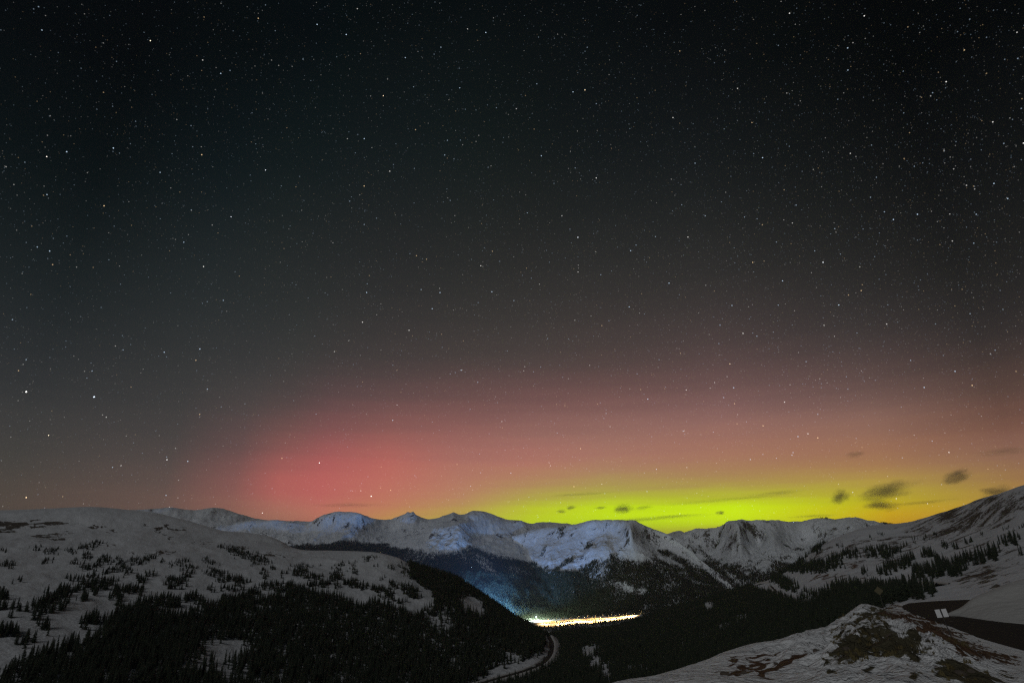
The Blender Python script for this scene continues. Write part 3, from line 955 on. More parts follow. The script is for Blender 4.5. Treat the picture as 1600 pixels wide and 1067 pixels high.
def scatter(name, P, size, turn, group, label, cat):
    me = bpy.data.meshes.new(name)
    me.vertices.add(len(P))
    me.vertices.foreach_set('co', np.asarray(P, np.float32).reshape(-1))
    a = me.attributes.new('size', 'FLOAT_VECTOR', 'POINT')
    a.data.foreach_set('vector', np.asarray(size, np.float32).reshape(-1))
    a = me.attributes.new('turn', 'FLOAT_VECTOR', 'POINT')
    a.data.foreach_set('vector', np.asarray(turn, np.float32).reshape(-1))
    me.update()
    o = obj(name, me)
    md_ = o.modifiers.new('scatter', 'NODES')
    md_.node_group = group
    tag(o, label, cat, kind='stuff')
    return o


def tree_sizes(n, h0, h1, wid=(0.8, 1.25)):
    h = h0 + (h1 - h0) * rng.beta(2.2, 2.2, n)
    w_ = h * rng.uniform(wid[0], wid[1], n)
    return np.stack([w_, w_, h], 1)


def turns(n):
    t = np.zeros((n, 3))
    t[:, 2] = rng.random(n) * 6.283
    t[:, 0] = rng.normal(0, 0.025, n)
    t[:, 1] = rng.normal(0, 0.025, n)
    return t


# --- left hill masks
B1 = [(200, 335, 25, 10), (270, 355, 45, 14, 15), (380, 350, 30, 12), (490, 325, 70, 14, 12), (10, 350, 10, 10), (40, 430, 45, 18, 10), (250, 408, 35, 12, 10), (475, 380, 22, 18), (570, 400, 45, 30), (400, 425, 25, 18, 20), (460, 435, 35, 18), (520, 435, 40, 14, 10), (650, 420, 20, 30), (740, 410, 60, 22, 5), (820, 385, 50, 12, 8), (630, 455, 60, 14, 20), (690, 465, 40, 14, 15), (400, 503, 32, 16, 15), (500, 490, 30, 20, 20), (550, 535, 70, 32, 15), (460, 535, 20, 28), (640, 510, 25, 10, 30), (780, 500, 50, 22, 25), (830, 475, 12, 12), (280, 620, 160, 18, 22), (370, 575, 50, 28, 15), (290, 670, 100, 14, 25), (445, 612, 25, 18), (510, 595, 14, 14), (590, 605, 8, 12), (640, 590, 30, 28), (700, 565, 60, 16, 15), (740, 555, 25, 16), (765, 580, 10, 16), (85, 660, 20, 16), (15, 660, 30, 16), (10, 605, 20, 20), (180, 712, 14, 18), (230, 705, 50, 14, 30), (200, 750, 12, 16), (45, 717, 16, 12), (70, 795, 35, 20), (10, 805, 25, 20), (230, 775, 25, 12), (125, 850, 26, 24), (190, 850, 12, 24), (250, 578, 8, 8), (290, 465, 8, 6), (75, 525, 12, 10), (105, 512, 8, 8),
      (1195, 328, 18, 8), (1340, 375, 125, 20, -20), (1385, 418, 15, 12), (1430, 472, 12, 24), (1475, 445, 8, 12), (960, 415, 18, 18), (1010, 402, 25, 10), (1030, 444, 40, 18), (1115, 404, 25, 14), (1160, 422, 30, 10), (990, 490, 18, 18), (1025, 490, 18, 20), (940, 515, 50, 22), (940, 550, 30, 14), (1145, 465, 35, 22), (1200, 475, 40, 24), (1240, 496, 14, 22), (1200, 515, 30, 16), (1290, 505, 30, 20), (1330, 524, 18, 10), (1145, 556, 20, 18), (1215, 554, 14, 14), (1015, 550, 12, 12), (980, 554, 10, 10), (1290, 550, 40, 16), (1250, 554, 15, 12), (915, 632, 70, 30), (1020, 614, 40, 14, 25), (1050, 600, 10, 14), (1160, 645, 80, 14), (1240, 616, 40, 20), (1310, 608, 30, 20), (1360, 588, 25, 26), (1400, 598, 20, 26), (1430, 616, 18, 20), (1480, 548, 80, 26), (1530, 484, 8, 10), (500, 735, 70, 20, 10), (440, 778, 20, 10), (650, 655, 12, 10), (265, 800, 6, 6), (310, 370, 10, 5), (1100, 625, 10, 12), (1065, 620, 8, 10), (880, 410, 6, 10), (920, 420, 6, 12), (850, 525, 6, 6), (1195, 420, 5, 8)]
B2 = [(30, 395, 40, 16, -15), (360, 424, 8, 10), (240, 455, 38, 30), (260, 495, 20, 12), (330, 494, 30, 14), (525, 440, 10, 34), (550, 470, 15, 16), (600, 388, 30, 9, 15), (600, 406, 10, 10), (650, 436, 12, 14), (730, 444, 25, 14), (790, 446, 15, 26), (800, 476, 10, 16), (685, 500, 10, 10), (430, 490, 35, 44), (450, 428, 25, 10), (40, 466, 8, 16), (55, 494, 8, 12), (85, 445, 6, 10), (135, 474, 8, 10), (170, 474, 8, 9), (520, 526, 50, 22), (590, 545, 25, 16), (650, 565, 18, 20), (690, 580, 25, 34), (740, 535, 20, 20), (730, 590, 15, 34), (840, 575, 62, 26, -38), (890, 610, 10, 18), (790, 636, 10, 16), (350, 535, 60, 16), (100, 536, 80, 16), (60, 606, 40, 16), (300, 440, 6, 8), (470, 420, 6, 10), (620, 380, 8, 6), (655, 382, 6, 5)]
DENSE_L = [(-60, 1120), (0, 1068), (32, 1036), (72, 1019), (104, 1010), (138, 1002), (158, 990), (173, 965), (201, 951), (230, 937), (245, 951), (259, 962), (288, 962), (316, 954), (345, 948), (388, 934), (403, 922), (432, 920), (437, 925), (458, 911), (486, 925), (524, 931), (544, 937), (561, 948), (584, 942), (619, 951), (639, 962), (659, 960), (673, 951), (679, 937), (667, 921), (648, 909), (634, 896), (640, 878), (700, 880), (900, 980), (900, 1150), (-60, 1150)]


def dens_left(PX, PY, X, Y):
    PX, PY = warp(PX, PY, X, Y, 22, 7, 331)
    d = poly(PX, PY, DENSE_L)
    hole = ell(PX, PY, [(739, 946, 24, 11, -32), (688, 972, 18, 14, 0, .8), (345, 1018, 34, 18, 10, 1), (375, 1015, 20, 12, 0, .8), (300, 1042, 22, 10, 20, .85), (355, 1046, 30, 14, 0, .7), (259, 956, 14, 5), (417, 930, 20, 8, 0, .9), (405, 948, 10, 4), (430, 1060, 12, 8, 0, .7), (206, 1058, 8, 14, 0, .9), (250, 1048, 6, 16, 0, .7), (795, 1052, 48, 16, 18, 1), (835, 1034, 16, 10, 40, .9), (620, 990, 10, 8, 0, .5), (532, 1040, 5, 16, 0, .6), (428, 1012, 3, 14, 0, .6), (200, 1010, 4, 10, 0, .5), (240, 995, 4, 8, 0, .6), (800, 1030, 14, 10, 0, .7), (380, 1066, 40, 7, 0, .6)], 0.4)
    c = np.maximum(ell(PX, PY, B1, 0.3, 0, 760, 3.476), ell(PX, PY, B2, 0.3, 400, 760, 3.476))
    nz = fbm(X / 38, Y / 38, 3, 120)
    dd = d * np.clip(1.15 + 1.0 * nz, 0.4, 1) * np.clip(1 - 1.15 * hole, 0.0, 1)
    return np.maximum(dd, c * (1 - 0.9 * hole)), d


def near_line(P, line, dist):
    m = np.zeros(len(P), bool)
    for q in line:
        m |= (P[:, 0] - q[0]) ** 2 + (P[:, 1] - q[1]) ** 2 < dist * dist
    return m


P = PL.sample(0.06)
px, py = proj(P)
d, dense = dens_left(px, py, P[:, 0], P[:, 1])
keep = (rng.random(len(P)) < d) & ~near_line(P, HROAD, 11)
ok = (px > -90) & (px < 900) & (py < 1150)
P, dense, px, py = P[keep & ok], dense[keep & ok], px[keep & ok], py[keep & ok]
S = tree_sizes(len(P), 6.5, 14.0, (.95, 1.4))
small = np.clip((py - 830) / 105, 0.52, 1.0)          # trees get stunted towards the tree line
small = np.where(px > 640, 1.0, small)
S *= small[:, None]
S *= np.where(dense < .5, 0.82, 1.0)[:, None]
S[:, :2] *= np.where(dense < .5, 1.3, 1.0)[:, None]
LT = (P, S, dense, px, py)

# --- right hill masks
R4 = [(800, 345, 30, 24), (740, 360, 40, 26), (870, 355, 22, 20), (820, 375, 30, 20), (620, 375, 40, 16), (590, 365, 14, 14), (660, 378, 14, 18), (870, 445, 70, 22, 18), (930, 405, 36, 14, 15), (800, 465, 30, 18), (1130, 455, 44, 42), (1105, 415, 20, 24), (1200, 440, 60, 30, 12), (1260, 410, 50, 26, 15), (1330, 395, 50, 26, 10), (1400, 375, 34, 24, 10), (1170, 480, 50, 16), (1500, 300, 50, 34, 10), (1440, 310, 20, 22), (990, 465, 28, 22), (1040, 465, 22, 20), (1070, 485, 24, 14), (730, 275, 16, 8), (790, 262, 20, 6), (1030, 285, 12, 10), (970, 315, 12, 10), (1080, 262, 14, 7), (965, 285, 14, 6), (910, 318, 10, 8), (1140, 330, 20, 14), (1190, 328, 12, 12), (1270, 305, 20, 10, 20), (1530, 372, 22, 14), (1340, 265, 16, 8), (1480, 230, 30, 10, 10), (420, 440, 150, 28, 3), (540, 400, 30, 24), (500, 430, 40, 20), (330, 360, 60, 30, 20), (410, 340, 50, 12, 12), (560, 325, 30, 8, 0, .7), (280, 540, 50, 24, -30), (230, 510, 40, 20), (320, 560, 22, 20), (385, 585, 16, 18), (425, 590, 14, 14), (960, 585, 40, 12), (1060, 580, 40, 14), (760, 555, 50, 12), (850, 570, 50, 16), (1000, 490, 20, 14), (700, 470, 14, 14), (1040, 375, 40, 12, 15), (1570, 220, 20, 16), (450, 350, 40, 16, 0, .8)]
DENSE_R = [(700, 990), (850, 975), (1000, 960), (1100, 915), (1150, 900), (1200, 880), (1235, 868), (1262, 856), (1290, 846), (1268, 862), (1250, 876), (1235, 888), (1222, 897), (1205, 904), (1178, 909), (1172, 918), (1222, 936), (1245, 944), (1279, 937), (1300, 922), (1328, 914), (1351, 924), (1409, 927), (1450, 930), (1440, 938), (1412, 940), (1374, 952), (1300, 1000), (1100, 1150), (700, 1150)]


def dens_right(PX, PY, X, Y):
    PX, PY = warp(PX, PY, X, Y, 20, 6, 341)
    d = poly(PX, PY, DENSE_R)
    hole = ell(PX, PY, [(920, 1018, 16, 10, 25, 1), (930, 1036, 7, 12, -30, 1), (948, 1056, 11, 13, 0, 1), (994, 1046, 20, 7, 10, .85), (1108, 948, 8, 9, 45, 1), (1100, 996, 14, 5, 30, .6), (1130, 984, 16, 6, 25, .65), (1160, 968, 14, 7, 20, .7), (1133, 1012, 14, 2.5, 40, 1), (1210, 958, 10, 6, 0, .5), (1330, 925, 10, 5, 0, .5), (856, 1004, 6, 14, 0, 1), (1268, 945, 20, 5, 0, .4), (1385, 925, 8, 4, 0, .6)], 0.4)
    c = ell(PX, PY, R4, 0.3, 1150, 760, 3.476)
    nz = fbm(X / 45, Y / 45, 3, 130)
    return np.maximum(d * np.clip(1.1 + 1.0 * nz, 0.35, 1) * np.clip(1 - 1.2 * hole, 0, 1), c * 0.7), d


P = PR.sample(0.05)
px, py = proj(P)
d, dense = dens_right(px, py, P[:, 0], P[:, 1])
keep = (rng.random(len(P)) < d) & ~near_line(P, HROAD, 13) & (px > 690) & (px < 1680) & (py < 1150)
P, dense, px, py = P[keep], dense[keep], px[keep], py[keep]
S = tree_sizes(len(P), 6.5, 14.5, (.9, 1.3)) * np.where(dense < .5, 0.8, 1.0)[:, None]
S *= np.where(py < 866, np.clip((py - 800) / 66, 0.4, 1), 1.0)[:, None]
RT = (P, S, dense, px, py)

# --- the trees that show largest on open snow stand singly
N_SINGLE = {'L': 190, 'R': 105}


ORD = 'first second third fourth fifth sixth seventh eighth ninth tenth eleventh twelfth thirteenth fourteenth fifteenth sixteenth seventeenth eighteenth nineteenth twentieth'.split()


def ordinal(i):  # 0 is the first
    return ORD[i] if i < 20 else 'twenty-' + ORD[i - 20] if i < 29 else 'thirtieth' if i == 29 else 'thirty-' + ORD[i - 30]


def single_place(side, x, y):
    if side == 'R':
        if x > 1555:
            return 'in the cluster at the right edge' if y < 870 else 'above the snow mound at right'
        if x > 1500:
            return 'in the right end of the tall row'
        if x > 1455:
            return 'in the left end of the tall row' if y > 858 else 'on bare slope above the tall row'
        if x > 1340 and y < 873:
            return 'in the upper clump, right slope'
        if x > 1340:
            return 'just above the bench road' if y > 890 else 'in the middle clump, right slope'
        return 'on the spur above the switchback road' if y < 895 else 'below the switchback road'
    col = 'far left' if x < 60 else 'left' if x < 120 else 'left centre' if x < 185 else 'wooded middle' if x < 260 else 'right centre' if x < 330 else 'right' if x < 400 else ''
    if col:
        row = 'upper' if y < 885 else 'middle' if y < 920 else 'lower'
        return f'on the {col} {row} snow, left hill'
    if x < 480:
        return 'below the saddle of the left hill'
    if x < 560:
        return 'right of the saddle, left hill'
    return 'on the snowy shoulder of the left hill'


rest_L = rest_R = None
for side, (P, S, dense, px, py) in (('L', LT), ('R', RT)):
    openm = (dense < 0.5) & (px > 4) & (px < 1596) & (py > 780) & (py < 1060)
    h_px = S[:, 2] / np.linalg.norm(P, axis=1)
    if side == 'L':
        score = np.where(openm, h_px, -1)
        # keep the spread over the whole slope, not only the nearest corner
        score = np.where(openm, h_px * rng.uniform(0.55, 1.0, len(P)), -1)
    else:
        score = np.where(openm & (px > 1235), h_px, -1)
    pick, full = [], {}
    for i in np.argsort(-score):                 # at most 29 of one place, so that they can be told apart by counting
        if score[i] <= 0 or len(pick) == N_SINGLE[side]:
            break
        plc = single_place(side, px[i], py[i])
        if full.get(plc, 0) < 29:
            full[plc] = full.get(plc, 0) + 1
            pick.append(int(i))
    pick = np.array(pick)
    count = {}
    for i in sorted(pick, key=lambda q: px[q]):
        k = int(rng.integers(0, 4))
        plc = single_place(side, px[i], py[i])
        c_ = count[plc] = count.get(plc, -1) + 1
        e = empty('spruce_tree', tuple(P[i] - np.array([0, 0, 0.2])), float(rng.random() * 6.28))
        e.scale = tuple(S[i])
        tag(e, f'dark spruce, {ordinal(c_)} from left {plc}', 'spruce', 'spruces ' + plc)
        obj('crown', crowns[k], e)
        obj('trunk', trunks[k], e)
    m = np.ones(len(P), bool)
    m[pick] = False
    if side == 'L':
        rest_L = (P[m], S[m])
    else:
        rest_R = (P[m], S[m])
scatter('left_forest', rest_L[0], rest_L[1], turns(len(rest_L[0])), G_TREES, 'dense dark conifer forest covering the lower left hill', 'forest')
scatter('valley_forest', rest_R[0], rest_R[1], turns(len(rest_R[0])), G_TREES, 'dense dark conifer forest filling the valley and lower right slope', 'forest')


# --- forest on the far mountains
def far_forest(patch, dens, fn):
    P = patch.sample(dens)
    px, py = proj(P)
    keep = rng.random(len(P)) < fn(px, py, P[:, 0], P[:, 1])
    return P[keep]


def line_mask(PX, PY, xs, ys, soft):
    return np.clip((PY - np.interp(PX, xs, ys)) / soft + 0.5, 0, 1)


def f_mid(px, py, X, Y):
    nz = fbm(X / 210, Y / 260, 4, 140)
    tl = line_mask(px, py, [380, 500, 560, 640, 700, 740, 790, 850, 900], [858, 852, 848, 862, 868, 858, 873, 888, 888], 16)
    hole = ell(px, py, [(690, 848, 50, 20, 0, .95), (755, 876, 22, 10, -30, .8), (760, 886, 26, 8, -35, .9), (805, 893, 18, 9, -10, .75), (825, 897, 12, 5, -20, .7), (735, 870, 20, 12, 0, .6), (655, 870, 40, 8, 10, .6)], .4)
    return np.clip(tl * 1.7 + 1.0 * nz - 0.4, 0, 1) * (1 - hole) * (px > 430) * (py > 835)


def f_cen(px, py, X, Y):
    nz = fbm(X / 170, Y / 220, 4, 150)
    tl = line_mask(px, py, [830, 880, 930, 960, 1000, 1040, 1080, 1120, 1180], [892, 888, 880, 872, 874, 874, 880, 896, 916], 30)
    hole = ell(px, py, [(975, 918, 26, 7, -22, .95), (1000, 925, 12, 6, 0, .95), (935, 903, 14, 9, 0, .6), (1040, 898, 26, 5, -40, .6), (1100, 925, 40, 5, -40, .5), (1120, 900, 50, 5, -38, .8), (1030, 880, 20, 8, -30, .5), (1010, 948, 10, 4, 40, .7)], .4)
    return np.clip(tl * 1.5 + 1.6 * nz - 0.5, 0, 1) * (1 - hole)


def f_rgt(px, py, X, Y):
    nz = fbm(X / 150, Y / 300, 4, 160)
    tl = line_mask(px, py, [1030, 1080, 1110, 1150, 1190, 1230, 1280], [888, 878, 872, 880, 892, 878, 868], 36)
    hole = ell(px, py, [(1190, 868, 9, 22, 0, .9), (1150, 905, 30, 5, -38, .8)], .4)
    return np.clip(tl * 1.35 + 1.7 * nz - 0.45, 0, 1) * (1 - hole)


far = np.concatenate([far_forest(P2, 0.045, f_mid), far_forest(P3, 0.045, f_cen), far_forest(P4, 0.04, f_rgt)])
S = tree_sizes(len(far), 9, 17, (1.0, 1.4))
scatter('far_slope_forest', far, S, turns(len(far)), G_TREES, 'far conifer forest on the mountain slopes above the lit valley', 'forest')

# trees on the valley floor, in front of and beside the highway
P = VF.sample(0.016)
px, py = proj(P)


def hw_y(x):
    return 974.5 - (x - 845) * 0.072


m = ((np.abs(py - (hw_y(px) - 0.4)) > 4.6 - 2.2 * np.clip((px - 930) / 60, 0, 1)) | (px > 1004)) & (px > 640) & (px < 1250) & (rng.random(len(P)) < 0.9)
P = P[m]
S = tree_sizes(len(P), 7, 13, (1.0, 1.3))
scatter('valley_floor_forest', P, S, turns(len(P)), G_TREES, 'conifer forest on the valley floor beside the lit highway', 'forest')

# ------------------------------------------------------------------ dry grass on the bank
gp = bpy.data.collections.new('grass_shapes')
for sd in (1, 2, 3):
    r = random.Random(sd)
    V, Fc = [], []
    for k in range(22):
        a = r.uniform(0, 6.28)
        q = r.uniform(0, .28)
        x0, y0 = q * math.cos(a), q * math.sin(a)
        b_ = r.uniform(0, 6.28)
        ln, hh = r.uniform(.05, .3), r.uniform(.4, 1.0)
        tx, ty = x0 + ln * math.cos(b_), y0 + ln * math.sin(b_)
        wx, wy = -math.sin(b_) * .03, math.cos(b_) * .03
        i = len(V)
        V += [(x0 - wx, y0 - wy, -.05), (x0 + wx, y0 + wy, -.05), ((x0 + tx) / 2 + wx * .8, (y0 + ty) / 2 + wy * .8, hh * .65), ((x0 + tx) / 2 - wx * .8, (y0 + ty) / 2 - wy * .8, hh * .65), (tx, ty, hh)]
        Fc += [(i, i + 1, i + 2, i + 3), (i + 3, i + 2, i + 4)]
    gp.objects.link(bpy.data.objects.new('grass_shape', mesh_from('grass_tuft', V, Fc, [M_GRASS])))
G_GRASS = scatter_group('scatter_grass', gp)
P = PF.sample(9.0)
px, py = proj(P)
V_ = PF.V()
den = ell(px, py, [(1300, 620, 260, 170, 30, .8), (1150, 800, 300, 140, 25, .7), (1000, 520, 200, 120, 45, .5), (850, 800, 60, 60, 0, .6), (1450, 330, 160, 90, -20, .7), (1180, 300, 120, 60, 40, .5), (950, 900, 80, 40, 10, .7)], 0.5, **K2)
den = np.maximum(den, ell(px, py, [(120, 650, 260, 140, 35, .7), (330, 720, 200, 110, 35, .6), (700, 900, 220, 120, 10, .8), (950, 1000, 300, 90, -10, .8), (250, 1000, 140, 60, 20, .6), (760, 620, 160, 40, -12, .7)], 0.5, **K1))
nz = fbm(P[:, 0] / 3, P[:, 1] / 3, 3, 170)
m = rng.random(len(P)) < den * np.clip(0.4 + 1.8 * nz, 0, 1) * 0.8
P = P[m]
hh = rng.uniform(0.07, 0.22, len(P))
scatter('dry_grass', P, np.stack([hh * 1.8, hh * 1.8, hh], 1), turns(len(P)), G_GRASS, 'tufts of dry grass on the snow bank at bottom right', 'grass')

# ------------------------------------------------------------------ loose stones on the bank
rp = bpy.data.collections.new('stone_shapes')
import bmesh
for sd in range(4):
    r = random.Random(50 + sd)
    bm = bmesh.new()
    bmesh.ops.create_icosphere(bm, subdivisions=2, radius=0.5)
    for v in bm.verts:
        k_ = 1 + r.uniform(-.22, .16)
        v.co = Vector((v.co.x * k_ * 1.25, v.co.y * k_, v.co.z * k_ * 0.7))
    me = bpy.data.meshes.new('stone')
    bm.to_mesh(me)
    bm.free()
    me.materials.append(M_STONE)
    rp.objects.link(bpy.data.objects.new('stone_shape', me))
G_STONE = scatter_group('scatter_stones', rp)
P = PF.sample(1.6)
px, py = proj(P)
den = ell(px, py, [(1250, 560, 480, 300, 35, .6), (330, 830, 270, 80, 25, .9), (-60, 900, 220, 60, 22, .7)], 0.5, **K2)
den = np.maximum(den, ell(px, py, [(330, 620, 460, 220, 30, .7), (900, 700, 500, 150, -18, .6), (700, 900, 260, 130, 10, .7)], 0.5, **K1))
nz = fbm(P[:, 0] / 2.5, P[:, 1] / 2.5, 3, 180)
P = P[rng.random(len(P)) < den * np.clip(0.35 + 1.7 * nz, 0, 1)]
hh = 0.07 + 0.42 * rng.power(0.45, len(P)) ** 2.2
tt = turns(len(P))
tt[:, :2] *= 12
scatter('loose_stones', P, np.stack([hh, hh, hh], 1), tt, G_STONE, 'loose brown stones strewn over the bank at bottom right', 'stones')

# ------------------------------------------------------------------ road signs
def ground_at(patch, x, y):
    k = np.argmin((patch.X - x) ** 2 + (patch.Y - y) ** 2)
    return float(patch.Z.flat[k])


b = unproj(1490, 1001, 64.0)
b[2] = ground_at(PF, b[0], b[1])
s1 = empty('road_sign', tuple(b - np.array([0, 0, .1])), math.atan2(-b[0], b[1]) * 1.0 + R(8))
s1.rotation_euler = (0, R(-9), s1.rotation_euler[2])
MB().tube((0, 0, 0), (0, 0, 2.15), .035, .035, 8).build('post', M_DARKPOST, s1)
for sx in (-1, 1):
    MB().box((sx * 0.235, -0.06, 2.45), (0.36, 0.02, 0.62)).build('panel', M_WHITE, s1)
MB().box((0, -0.03, 2.3), (0.06, 0.04, 1.0)).build('bracket', M_DARKPOST, s1)
tag(s1, 'leaning road sign with two blank white panels beside the hairpin', 'road sign')

b = unproj(1383, 956, 78.0)
b[2] = ground_at(PF, b[0], b[1])
s2 = empty('warning_sign', tuple(b - np.array([0, 0, .1])), math.atan2(-b[0], b[1]))
s2.rotation_euler = (0, R(-5), s2.rotation_euler[2])
MB().tube((0, 0, 0), (0, 0, 2.6), .035, .035, 8).build('post', M_DARKPOST, s2)
MB().box((0, -0.05, 2.2), (0.62, 0.02, 0.62), Matrix.Rotation(R(45), 3, 'Y')).build('panel', M_YELLOW, s2)
tag(s2, 'dim yellow diamond warning sign at the tip of the bank', 'road sign')

# ------------------------------------------------------------------ lit highway in the valley
pa = [unproj_z(x, hw_y(x) - 0.6, VAL_Z) for x in np.linspace(760, 1012, 30)]
c = smooth_line(pa, 60)
c[:, 2] = VAL_Z + 3.0
V = np.concatenate([c + np.array([0, -14, 0]), c + np.array([0, 14, 0])])
fs = [(i, i + 1, 61 + i, 60 + i) for i in range(59)]
tag(obj('lit_highway', mesh_from('lit_highway', V, fs, [M_BERM])), 'straight brightly lit highway crossing the valley floor', 'road', kind='structure')

LAMP = {}
LAMP['pole'] = MB().tube((0, 0, 0), (0, 0, 14), .16, .09, 8).tube((0, 0, 13.8), (2.6, 0, 14.6), .07, .06, 6).mesh('pole', M_STEEL)
LAMP['lamp_head'] = MB().box((2.9, 0, 14.55), (1.5, 0.8, 0.35)).mesh('lamp_head', M_LAMP)
LAMP['flood_head'] = MB().box((0, -0.2, 22.4), (3.2, 0.6, 1.4)).mesh('lamp_head', M_FLOOD)
LAMP['mast'] = MB().tube((0, 0, 0), (0, 0, 22), .25, .14, 8).mesh('pole', M_STEEL)


def street_lamp(x, y, power, label, group, col=(1.0, 0.68, 0.30), flood=False, z=VAL_Z + 2.5, aim=(820, 925)):
    P = unproj_z(x, y, z)
    e = empty('flood_mast' if flood else 'street_lamp', tuple(P), float(rng.random() * 6.28))
    tag(e, label, 'lamp', group)
    if flood:
        obj('pole', LAMP['mast'], e)
        obj('lamp_head', LAMP['flood_head'], e)
    else:
        obj('pole', LAMP['pole'], e)
        obj('lamp_head', LAMP['lamp_head'], e)
    ld = bpy.data.lights.new('bulb', 'SPOT')
    ld.energy = power
    ld.color = col
    ld.shadow_soft_size = 0.6
    ld.spot_size, ld.spot_blend = R(162), 0.4
    lo = bpy.data.objects.new('bulb', ld)
    link(lo, e)
    lo.location = (0, 0, 24.0) if flood else (2.9, 0, 13.4)
    if flood:                                  # aimed up the forested slope behind the valley
        e.rotation_euler = (0, 0, 0)
        ld.spot_size, ld.spot_blend = R(flood), 0.9
        lo.rotation_euler = (Vector(P2.hit(*aim)) - Vector(P) - Vector((0, 0, 24))).to_track_quat('-Z', 'Y').to_euler()
    return e


for i, x in enumerate(np.linspace(848, 992, 36)):
    street_lamp(x, hw_y(x) + (2.2, -0.2, -2.6)[i % 3] * (1 - 0.6 * max(0, (x - 930) / 60)), 1.9e5 * rng.choice([.15, .5, 1.0, 1.8]), f'bright street lamp, {ordinal(i)} from the left in the glowing valley line', 'highway street lamps', [(1.0, 0.56, 0.18), (1.0, 0.68, 0.3), (1.0, 0.48, 0.12)][i % 3])
for i, (x, y) in enumerate([(1003, 960.5), (1000, 957.5)]):
    street_lamp(x, y, 4e4, 'dim street lamp on the spur at the right end of the glowing line' if i == 0 else 'farther dim street lamp behind the right end of the glowing line', None)
for i, (x, y) in enumerate([(770, 972.0), (805, 970.5), (838, 971.5)]):
    street_lamp(x, y, [1.5e8, 4.0e7, 1.2e7][i], ['leftmost cold white floodlight mast behind the dark left shoulder', 'middle cold white floodlight mast behind the dark left shoulder'][i] if i < 2 else 'cold white floodlight mast at the left end of the glowing line', 'floodlights behind the shoulder' if i < 2 else None, [(0.18, 0.42, 1.0), (0.2, 0.5, 1.0), (0.8, 0.95, 0.8)][i], [114, 64, 110][i], aim=[(706, 888), (620, 862), (850, 935)][i])

# ------------------------------------------------------------------ stars
SR = 60000.0


def star_mesh(dirs, rad, cols, strength):
    n = len(dirs)
    base_v = np.array([(1, 0, 0), (-1, 0, 0), (0, 1, 0), (0, -1, 0), (0, 0, 1), (0, 0, -1)], float)
    base_f = np.array([(0, 2, 4), (2, 1, 4), (1, 3, 4), (3, 0, 4), (2, 0, 5), (1, 2, 5), (3, 1, 5), (0, 3, 5)])
    V = (dirs * SR)[:, None, :] + base_v[None] * (rad * SR)[:, None, None]
    Fc = (base_f[None] + (np.arange(n) * 6)[:, None, None]).reshape(-1, 3)
    me = bpy.data.meshes.new('star_field')
    me.vertices.add(n * 6)
    me.vertices.foreach_set('co', V.reshape(-1))
    me.loops.add(Fc.size)
    me.loops.foreach_set('vertex_index', Fc.reshape(-1).astype(np.int32))
    me.polygons.add(len(Fc))
    me.polygons.foreach_set('loop_start', (np.arange(len(Fc)) * 3).astype(np.int32))
    at = me.attributes.new('star_colour', 'FLOAT_COLOR', 'POINT')
    c4 = np.ones((n, 6, 4), np.float32)
    c4[:, :, :3] = (cols * strength[:, None])[:, None, :]
    at.data.foreach_set('color', c4.reshape(-1))
    me.update()
    return me


mst = bpy.data.materials.new('starlight')
mst.use_nodes = True
t = NT(mst.node_tree)
for q in list(t.n):
    t.n.remove(q)
em = t.node('ShaderNodeEmission')
ac = t.node('ShaderNodeAttribute', attribute_name='star_colour')
t.l.new(ac.outputs['Color'], em.inputs[0])
em.inputs[1].default_value = 1.0
ad = t.node('ShaderNodeAddShader')
t.l.new(em.outputs[0], ad.inputs[0])
t.l.new(t.node('ShaderNodeBsdfTransparent').outputs[0], ad.inputs[1])
t.l.new(ad.outputs[0], t.node('ShaderNodeOutputMaterial').inputs[0])
mst.cycles.emission_sampling = 'NONE'

NS = 170000
zz = rng.uniform(0.0, 1.0, NS)
aa = rng.uniform(-np.pi, np.pi, NS)
dirs = np.stack([np.sqrt(1 - zz * zz) * np.sin(aa), np.sqrt(1 - zz * zz) * np.cos(aa), zz], 1)
# the Milky Way crosses the right of the frame: more faint stars near that great circle
g1, g2 = ray(1480, 470), ray(1100, 690)
gn = np.cross(g1, g2)
gn /= np.linalg.norm(gn)
bl = np.abs(dirs @ gn)
clump = fbm(aa * 9, zz * 14, 3, 200)
keep = rng.random(NS) < np.clip(0.38 + 0.62 * np.exp(-(bl / 0.28) ** 2) + 0.35 * clump, 0.1, 1)
dirs = dirs[keep]
n = len(dirs)
mg = 6.0 + np.log10(np.clip(rng.random(n), 2e-4, 1)) / 0.56   # star counts grow steeply with magnitude
amp = 0.009 * 10 ** (0.4 * (6.0 - mg))       # light reaching one render pixel
pxr = 1.0 / (F * 1024 / W)                   # one render pixel in radians
rr_ = np.clip(0.33 + 0.16 * np.log10(amp / 0.009), 0.33, 0.55)
rad = pxr * rr_
stg = np.minimum(amp / (4 * rr_ ** 2), 0.48)
tcol = rng.random(n)
cols = np.where((tcol < .5)[:, None], np.array([[.62, .8, 1.0]]), np.where((tcol < .82)[:, None], np.array([[1, .97, .92]]), np.array([[1, .7, .38]])))
tag(obj('star_field', star_mesh(dirs, rad, cols, stg)), 'countless faint stars scattered over the whole night sky', 'stars', kind='stuff').data.materials.append(mst)

